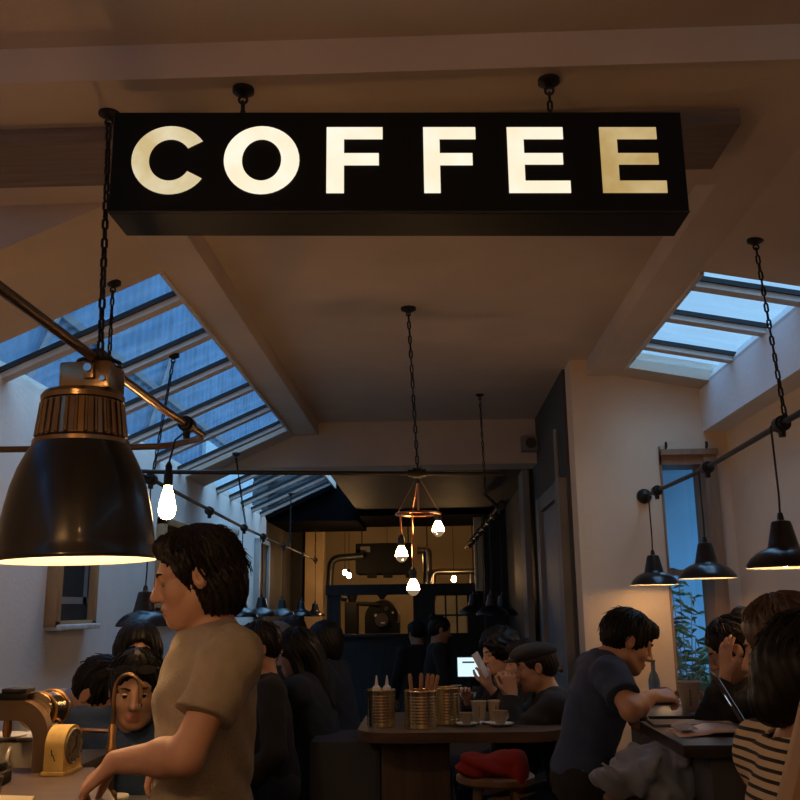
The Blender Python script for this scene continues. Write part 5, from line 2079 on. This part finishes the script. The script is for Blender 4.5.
b = MB()
b.tube([(-1.02, 2.61, 1.185), (-0.885, 2.60, 1.180)], 0.006, 8)
b.build('side_arm', COPPER, root)
root = empty('sink_shelf', (-0.8, 2.62, 0), 'narrow dark sink cabinet carrying the swan-neck tap', 'cabinet')
MB().span(-1.0, -0.62, 2.525, 2.80, 0, 0.98, bev=0.006).build('body', DARKP, root)
MB().span(-0.98, -0.64, 2.519, 2.5255, 0.1, 0.9).build('door', DARKP, root)

root = empty('small_dish', (-0.90, 2.70, 0.98), 'small white lidded dish below the barista forearm', 'dish')
b = MB()
b.lathe([(0.001, 0.0), (0.030, 0.0), (0.038, 0.014), (0.036, 0.018), (0.001, 0.022)], (-0.90, 2.70, 0.98), 28)
b.build('bowl', mat('dish_white', (0.75, 0.72, 0.6), 0.4), root)
root = empty('black_gadget', (-1.065, 2.28, CT), 'black dial gadget with shiny knob at the left counter edge', 'timer')
b = MB()
b.span(-1.125, -1.03, 2.24, 2.32, CT, CT + 0.030, bev=0.006)
b.build('body', IRON, root)
b = MB()
b.cyl((-1.075, 2.255, CT + 0.042), (-1.07, 2.215, CT + 0.038), 0.018, 0.016, 20)
b.build('dial', CHROME, root)
b = MB()
b.span(-1.10, -1.04, 2.25, 2.31, CT + 0.030, CT + 0.048, bev=0.004)
b.build('top', IRON, root)
root = empty('tamper_tin', (-1.02, 2.16, CT), 'squat dark metal tin at the left edge of the counter', 'tin')
b = MB()
b.lathe([(0.001, 0), (0.040, 0.0), (0.041, 0.028), (0.043, 0.030), (0.043, 0.036), (0.001, 0.037)], (-1.03, 2.17, CT), 28)
b.build('tin_body', mat('tin_dark', (0.12, 0.11, 0.10), 0.35, metal=0.9), root)
root = empty('note_sheets', (-0.93, 2.03, CT), 'curling cream paper in the lower left corner', 'paper')
b = MB()
b.box((-0.95, 2.05, CT + 0.003), (0.16, 0.10, 0.004), Matrix.Rotation(0.3, 3, 'Z'))
b.box((-0.93, 2.06, CT + 0.008), (0.10, 0.09, 0.003), Matrix.Rotation(0.1, 3, 'Z') @ Matrix.Rotation(0.05, 3, 'Y'))
b.build('sheet', mat('cream_paper', (0.70, 0.60, 0.40), 0.8), root)
root = empty('black_cable', (-0.98, 2.04, CT), 'loop of black cable in the lower left corner', 'cable')
b = MB()
b.tube([(-1.02 + 0.048 * math.cos(a), 2.02 + 0.03 * math.sin(a), CT + 0.012 + 0.020 * (1 + math.sin(a))) for a in np.linspace(-1.4, 3.6, 24)], 0.003, 6)
b.build('wire', IRON, root)


# ------------------------------------------------------------------ people
def cloth(name, c, **k):
    return mat(name, c, 0.9, noise=k.pop('noise', 0.15), nscale=k.pop('nscale', 30), bump=0.25, bscale=160, **k)


DENIM = cloth('denim_dark', (0.022, 0.027, 0.040))
BLACKC = cloth('black_cloth', (0.012, 0.012, 0.014))
NAVY = cloth('navy_cotton', (0.030, 0.052, 0.115))
TEE = cloth('taupe_cotton', (0.40, 0.345, 0.26))
BLUSH = cloth('blue_denim_shirt', (0.018, 0.042, 0.105))
WSHIRT = cloth('pale_shirt', (0.40, 0.47, 0.60))

# barista
ba = person('standing barista in a taupe t-shirt reaching down to the counter', (-0.569, 2.20, 1.576), 195, lean=-2, neck=20, hp=12, sf=-0.04, s=0.92, hs=0.98, wide=0.95, al=0.85, sd=0.05,
            arms={'L': dict(w=(-0.690, 2.055, 1.185), e=(-0.05, 1.70, 1.20), d=(-0.75, 0.05, -0.62), n=(-0.45, 0.15, -0.85), curl=0.55, spread=1.15),
                  'R': dict(w=(-0.63, 2.42, 1.16), e=(-0.62, 2.75, 1.1), d=(-0.8, -0.1, -0.5), n=(-0.4, -0.1, -0.9), curl=0.4)},
            legs='stand', top=TEE, sleeve=0.62, bottom=DENIM, hair='mid', hairmat=HAIRD, skin=SKIN, res=0.0048, wr=0.0042, hem=-0.06, open_neck=0.066, locks=520)

# left-hand guests behind the counter
dg = person('woman in a blue denim shirt with sunglasses pushed up on her head', (-1.00, 3.15, 1.246), -75, lean=8, neck=40, nl=0.128, sd=0.03, wide=1.12, hp=12, hr=0, s=0.97, hs=1.0, fem=True,
            arms={'R': dict(w=(-1.15, 3.01, 0.86), e=(-1.45, 3.15, 0.9)), 'L': dict(w=(-0.83, 2.99, 0.84), e=(-0.65, 3.15, 0.9))},
            legs='sit', top=BLUSH, sleeve=1.7, bottom=DENIM, hair='tied', hairmat=HAIRB, skin=SKIN3, res=0.006, open_neck=0.074, locks=60)
h = dg['h']
root = empty('sunglasses', h(0, 0.09, 0.10), 'dark sunglasses resting on the hair of the woman in denim', 'sunglasses')
LENS = mat('sunglass_lens', (0.004, 0.005, 0.009), 0.15)
for e in (-1, 1):
    b = MB()
    c = Vector(h(e * 0.036, 0.106, 0.094))
    ax1, ax2, n_ = Vector(dg['L']), (Vector(dg['U']) * 0.42 - Vector(dg['F']) * 0.85).normalized(), None
    n_ = ax1.cross(ax2).normalized()
    pts = [c + ax1 * 0.030 * math.cos(a) + ax2 * 0.023 * math.sin(a) for a in np.linspace(0, 2 * PI, 25)[:-1]]
    k = len(pts)
    vs_ = [p + n_ * 0.002 for p in pts] + [p - n_ * 0.002 for p in pts]
    b.add(vs_, [tuple(range(k)), tuple(range(k, 2 * k))[::-1]] + [(i, k + i, k + (i + 1) % k, (i + 1) % k) for i in range(k)])
    b.build('lens', LENS, root)
    b = MB()
    b.tube([h(e * 0.066, 0.098, 0.096), h(e * 0.096, 0.03, 0.080), h(e * 0.098, -0.03, 0.060)], 0.0022, 6)
    b.build('temple', IRON, root)
b = MB()
b.tube([h(-0.008, 0.108, 0.096), h(0, 0.112, 0.100), h(0.008, 0.108, 0.096)], 0.002, 6)
b.build('bridge', IRON, root)

person('man in a pale blue shirt bending his dark head beside the woman in denim', (-1.215, 3.42, 1.205), -15, lean=26, neck=76, nl=0.14, sd=0.03, hp=36, s=0.96,
       arms={'R': dict(w=(-1.13, 3.18, 0.92), e=(-1.3, 3.1, 0.8)), 'L': dict(w=(-1.10, 3.40, 1.13), e=(-1.0, 3.7, 0.8), d=(-0.1, -0.1, 1), n=(-0.7, -0.4, 0), curl=1.3)},
       top=WSHIRT, sleeve=1.6, bottom=DENIM, hair='short', hairmat=HAIRB, skin=SKIN2, res=0.007, locks=60, open_neck=0.056)
person('dark haired person seated directly behind the woman with sunglasses', (-1.20, 3.78, 1.328), -70, lean=5, hp=5, s=0.98, fem=True,
       top=BLACKC, bottom=DENIM, hair='bob', hairmat=HAIRB, skin=SKIN2, res=0.009)

# group in the middle left, half hidden by the barista
person('dark haired guest seated just right of the barista back', (-0.855, 4.55, 1.315), -160, lean=8, hp=8, s=0.97,
       top=BLACKC, bottom=DENIM, hair='short', hairmat=HAIRD, skin=SKIN2, res=0.009, locks=30)
person('grey haired guest facing right in the dim left group', (-0.925, 5.65, 1.305), -8, lean=6, hp=5, s=0.97,
       top=BLACKC, bottom=DENIM, hair='crop', hairmat=mat('hair_grey', (0.10, 0.10, 0.115), 0.6, noise=0.3, nscale=60), skin=SKIN, res=0.009)
person('distant guest seen between the seated heads at the left', (-1.14, 7.5, 1.325), 200, lean=6, hp=5, s=0.97,
       top=BLACKC, bottom=DENIM, hair='short', hairmat=HAIRD, skin=SKIN2, res=0.010)
person('long haired woman in a dark navy coat raising a hand to her face', (-0.755, 5.15, 1.265), 172, lean=12, neck=20, hp=14, s=1.0, fem=True, wide=1.25,
       arms={'L': dict(w=(-0.868, 5.02, 1.17), e=(-0.75, 4.8, 0.85), d=(0.05, 0.1, 1), n=(0.8, 0.3, 0.1), curl=0.5), 'R': dict(w=(-0.95, 5.30, 0.95), e=(-0.6, 5.5, 0.8))},
       top=cloth('navy_coat', (0.012, 0.017, 0.030)), sleeve=1.9, grow=0.030, bottom=DENIM, hair='long', hairmat=HAIRB, skin=SKIN, res=0.008, locks=60)
person('hooded guest in navy behind the long haired woman', (-0.70, 6.0, 1.290), 170, lean=12, hp=10, s=1.0,
       top=cloth('navy_jacket', (0.016, 0.022, 0.036)), grow=0.024, bottom=DENIM, hair='bob', hairmat=HAIRB, skin=SKIN2, res=0.009)

# staff at the rear
person('staff member in black facing right before the lattice window', (0.075, 8.6, 1.30), 10, lean=6, hp=14, s=0.92, legs='stand',
       top=BLACKC, bottom=DENIM, hair='bun', hairmat=HAIRB, skin=SKIN3, res=0.010)
person('second staff member in black turned away at the rear', (-0.16, 9.2, 1.26), 120, lean=8, hp=8, s=0.90, legs='stand',
       top=BLACKC, bottom=DENIM, hair='short', hairmat=HAIRB, skin=SKIN3, res=0.010)

# table on the right of the cans
cu = person('curly haired guest holding up a phone beyond the centre table', (0.395, 5.70, 1.232), 205, lean=6, hp=12, s=0.97, fem=True,
            arms={'L': dict(w=(0.305, 5.32, 1.075), e=(0.45, 5.2, 0.8), d=(-0.25, 0.0, 1), n=(-0.2, 0.9, 0), curl=0.8), 'R': dict(w=(0.20, 5.75, 0.97), e=(0.3, 6.0, 0.8))},
            top=BLACKC, sleeve=1.8, bottom=DENIM, hair='curly', hairmat=HAIRB, skin=SKIN, res=0.007, locks=0)
root = empty('smartphone', (0.262, 5.30, 1.165), 'pale phone held up tilted by the curly haired guest', 'phone')
b = MB()
rp_ = Matrix.Rotation(R(-28), 3, 'Y') @ Matrix.Rotation(R(60), 3, 'Z')
b.box((0.268, 5.30, 1.185), (0.070, 0.010, 0.145), rp_, 0.003)
b.build('body', mat('phone_case', (0.55, 0.45, 0.40), 0.4), root)
b = MB()
b.box(Vector((0.268, 5.30, 1.185)) + rp_ @ Vector((0, 0.0056, 0)), (0.062, 0.001, 0.13), rp_)
b.build('display', mat('phone_glass', (0.02, 0.02, 0.025), 0.1), root)
person('guest in profile between the curly haired guest and the flat cap', (0.515, 5.28, 1.195), 178, lean=6, hp=4, s=0.95,
       top=BLACKC, bottom=DENIM, hair='short', hairmat=HAIRB, skin=SKIN2, res=0.008)
fc = person('man in a flat cap and black sweater clasping his hands', (0.525, 4.85, 1.195), 176, lean=14, neck=24, hp=6, s=0.98, wide=1.1,
            arms={'L': dict(w=(0.39, 4.74, 1.075), e=(0.52, 4.55, 0.80), d=(-0.15, 0.12, 1), n=(-0.1, 1, 0), curl=1.0), 'R': dict(w=(0.38, 4.87, 1.075), e=(0.52, 5.1, 0.80), d=(-0.12, -0.15, 1), n=(-0.1, -1, 0), curl=1.0)},
            top=BLACKC, sleeve=1.92, grow=0.022, bottom=DENIM, hair='crop', hairmat=HAIRD, skin=SKIN2, res=0.006)
h, A, q = fc['h'], fc['A'], fc['q']
ops = Ops()
ops.ell(h(0, -0.008, 0.082), np.array([0.094, 0.116, 0.048]) * q, A, 0.03)
ops.ell(h(0, 0.040, 0.070), np.array([0.088, 0.086, 0.034]) * q, A, 0.03)
ops.ell(h(0, 0.120, 0.048), np.array([0.068, 0.050, 0.008]) * q, A, 0.012)
sdf_mesh('flat_cap', ops, 0.005, cloth('cap_tweed', (0.028, 0.030, 0.034)), fc['o'])

# man in blue
tm = person('man in a navy t-shirt leaning over his plate in profile', (0.808, 3.90, 1.352), 2, lean=15, neck=56, nl=0.132, hp=24, s=0.97, wide=0.98, al=0.80,
            arms={'R': dict(w=(0.842, 3.685, 1.158), e=(0.723, 3.54, 1.128), d=(1, 0.25, 0.02), n=(0.1, 0.5, -0.8), curl=0.9), 'L': dict(w=(0.80, 3.88, 1.115), e=(0.72, 4.15, 0.95), d=(0.05, -0.1, -1), n=(0.7, 0.2, 0.1), curl=0.8)},
            top=NAVY, sleeve=0.70, bottom=BLACKC, hair='short', hairmat=HAIRB, skin=SKIN2, res=0.0055, locks=160, hem=0.02, knee_out=0.05, foot_z=0.3)
S_, E_, W_ = tm['arms']['L']
b = MB()
wd = unit(W_ - E_)
c = W_ - wd * 0.02
u_ = unit(np.cross(wd, [0, 1, 0.1]))
v_ = np.cross(wd, u_)
b.tube([c + (u_ * math.cos(a) + v_ * math.sin(a)) * 0.031 for a in np.linspace(0, 2 * PI, 21)[:-1]], 0.006, 6, closed=True)
b.build('wristband', CHROME, tm['o'])
stool((0.62, 3.92, 0), 0.80, 'stool carrying the man in navy', 0.15)

# right-hand women
bw = person('woman with a hair bun in black propping her head on her hand', (1.232, 3.90, 1.317), 168, lean=10, neck=26, hp=26, s=0.98, fem=True, al=0.82,
            arms={'L': dict(w=(1.150, 3.745, 1.235), e=(1.20, 3.66, 0.7), d=(0.04, 0.04, 1), n=(0.9, 0.45, 0.0), curl=0.02, spread=0.9, t=-1), 'R': dict(w=(1.36, 4.22, 0.92), e=(1.4, 4.3, 0.8))},
            top=BLACKC, sleeve=1.85, bottom=DENIM, hair='bun', hairmat=HAIRB, skin=SKIN2, res=0.006, locks=180, foot_z=0.3)
stool((1.44, 3.88, 0), 0.78, 'stool carrying the woman with the bun', 0.15)
person('brown haired guest hidden behind the woman in stripes', (0.925, 2.50, 1.385), 150, lean=8, hp=12, s=1.0, fem=True,
       top=BLACKC, bottom=DENIM, hair='long', hairmat=HAIRM, skin=SKIN2, res=0.007, locks=220, foot_z=0.3)
STR = mat('striped_jersey', (0.55, 0.44, 0.30), 0.85, bump=0.2, bscale=150)
nt_ = STR.node_tree
at_ = nt_.nodes.new('ShaderNodeAttribute')
at_.attribute_name = 'stripe'
m1 = nt_.nodes.new('ShaderNodeMath')
m1.operation = 'MULTIPLY'
m1.inputs[1].default_value = 1 / 0.0185
m2 = nt_.nodes.new('ShaderNodeMath')
m2.operation = 'FRACT'
m3 = nt_.nodes.new('ShaderNodeValToRGB')
m3.color_ramp.interpolation = 'LINEAR'
e = m3.color_ramp.elements
e[0].position, e[0].color = 0.60, (0.55, 0.44, 0.30, 1)
e[1].position, e[1].color = 0.66, (0.012, 0.012, 0.014, 1)
nt_.links.new(at_.outputs['Fac'], m1.inputs[0])
nt_.links.new(m1.outputs[0], m2.inputs[0])
nt_.links.new(m2.outputs[0], m3.inputs['Fac'])
nt_.links.new(m3.outputs['Color'], nt_.nodes['Principled BSDF'].inputs['Base Color'])
sw = person('dark haired woman in a striped jersey with her back half turned', (0.752, 1.85, 1.358), 8, lean=4, neck=18, nl=0.125, sd=0.035, hp=8, s=0.98, hs=0.93, fem=True,
            arms={'R': dict(w=(0.88, 1.66, 1.0), e=(0.58, 1.55, 0.9)), 'L': dict(w=(0.9, 1.9, 1.0), e=(0.7, 2.2, 0.95))},
            top=STR, sleeve=1.9, bottom=DENIM, hair='nape', hairmat=HAIRB, skin=SKIN3, res=0.0058, locks=300, stripe=True, open_neck=0.080, foot_z=0.3)
ops = Ops()
ops.cap((0.640, 1.62, 1.315), (0.66, 1.63, 1.23), 0.018, 0.022, 0.02)
ops.cap((0.640, 1.62, 1.315), (0.70, 1.72, 1.33), 0.018, 0.02, 0.02)
sdf_mesh('scarf', ops, 0.005, mat('scarf_white', (0.65, 0.65, 0.66), 0.8, color2=(0.05, 0.05, 0.05), nscale=28), sw['o'], lambda X, Y, Z, D: D + wrinkle(X, Y, Z, 0.005, 1.6))
# corner of a tan chair back in the lower right
root = empty('lounge_chair', (0.60, 1.36, 0), 'smooth tan chair back in the lower right corner', 'chair')
b = MB()
b2 = MB()
b2.box((0, 0, 0), (0.34, 0.05, 0.62), None, 0.022)
rch = Matrix.Rotation(R(8), 3, 'Z') @ Matrix.Rotation(R(21), 3, 'Y')
b.add([rch @ Vector(v) + Vector((0.615, 1.42, 1.08)) for v in b2.v], b2.f)
b.build('backrest', mat('tan_leather', (0.30, 0.20, 0.12), 0.55, noise=0.2, nscale=9), root)
MB().span(0.34, 0.78, 1.06, 1.46, 0.72, 0.82, bev=0.02).build('seat', mat('tan_leather', (0.30, 0.20, 0.12), 0.55), root)
for (x, y) in ((0.38, 1.10), (0.74, 1.10), (0.38, 1.42), (0.74, 1.42)):
    MB().cyl((x, y, 0), (x, y, 0.73), 0.016).build('leg', IRON, root)

# stools under the remaining guests
for i, (x, y, z, lb) in enumerate(((-0.93, 3.16, 0.44, 'low stool under the woman in denim'), (0.66, 1.72, 0.62, 'stool under the woman in stripes'), (0.60, 4.87, 0.44, 'low stool under the man in the flat cap'), (-0.70, 5.15, 0.47, 'low stool under the long haired woman'))):
    stool((x, y, 0), z, lb, 0.17)

# unseen bulbs and a pendant, added as warm fill from the front
filament('unseen filament bulb added to warm the near ceiling', (0.35, -0.6, 2.62), 0.50)
filament('unseen filament bulb added to light the barista from the front left', (-0.93, 0.55, 1.92), 0.27, FILLF)
for (x, y) in ((1.44, 0.6),):
    c = copy_tree(p0)
    c.location = (x, y, 1.64)
    c['label'] = 'added lit pendant on the right conduit outside the view'
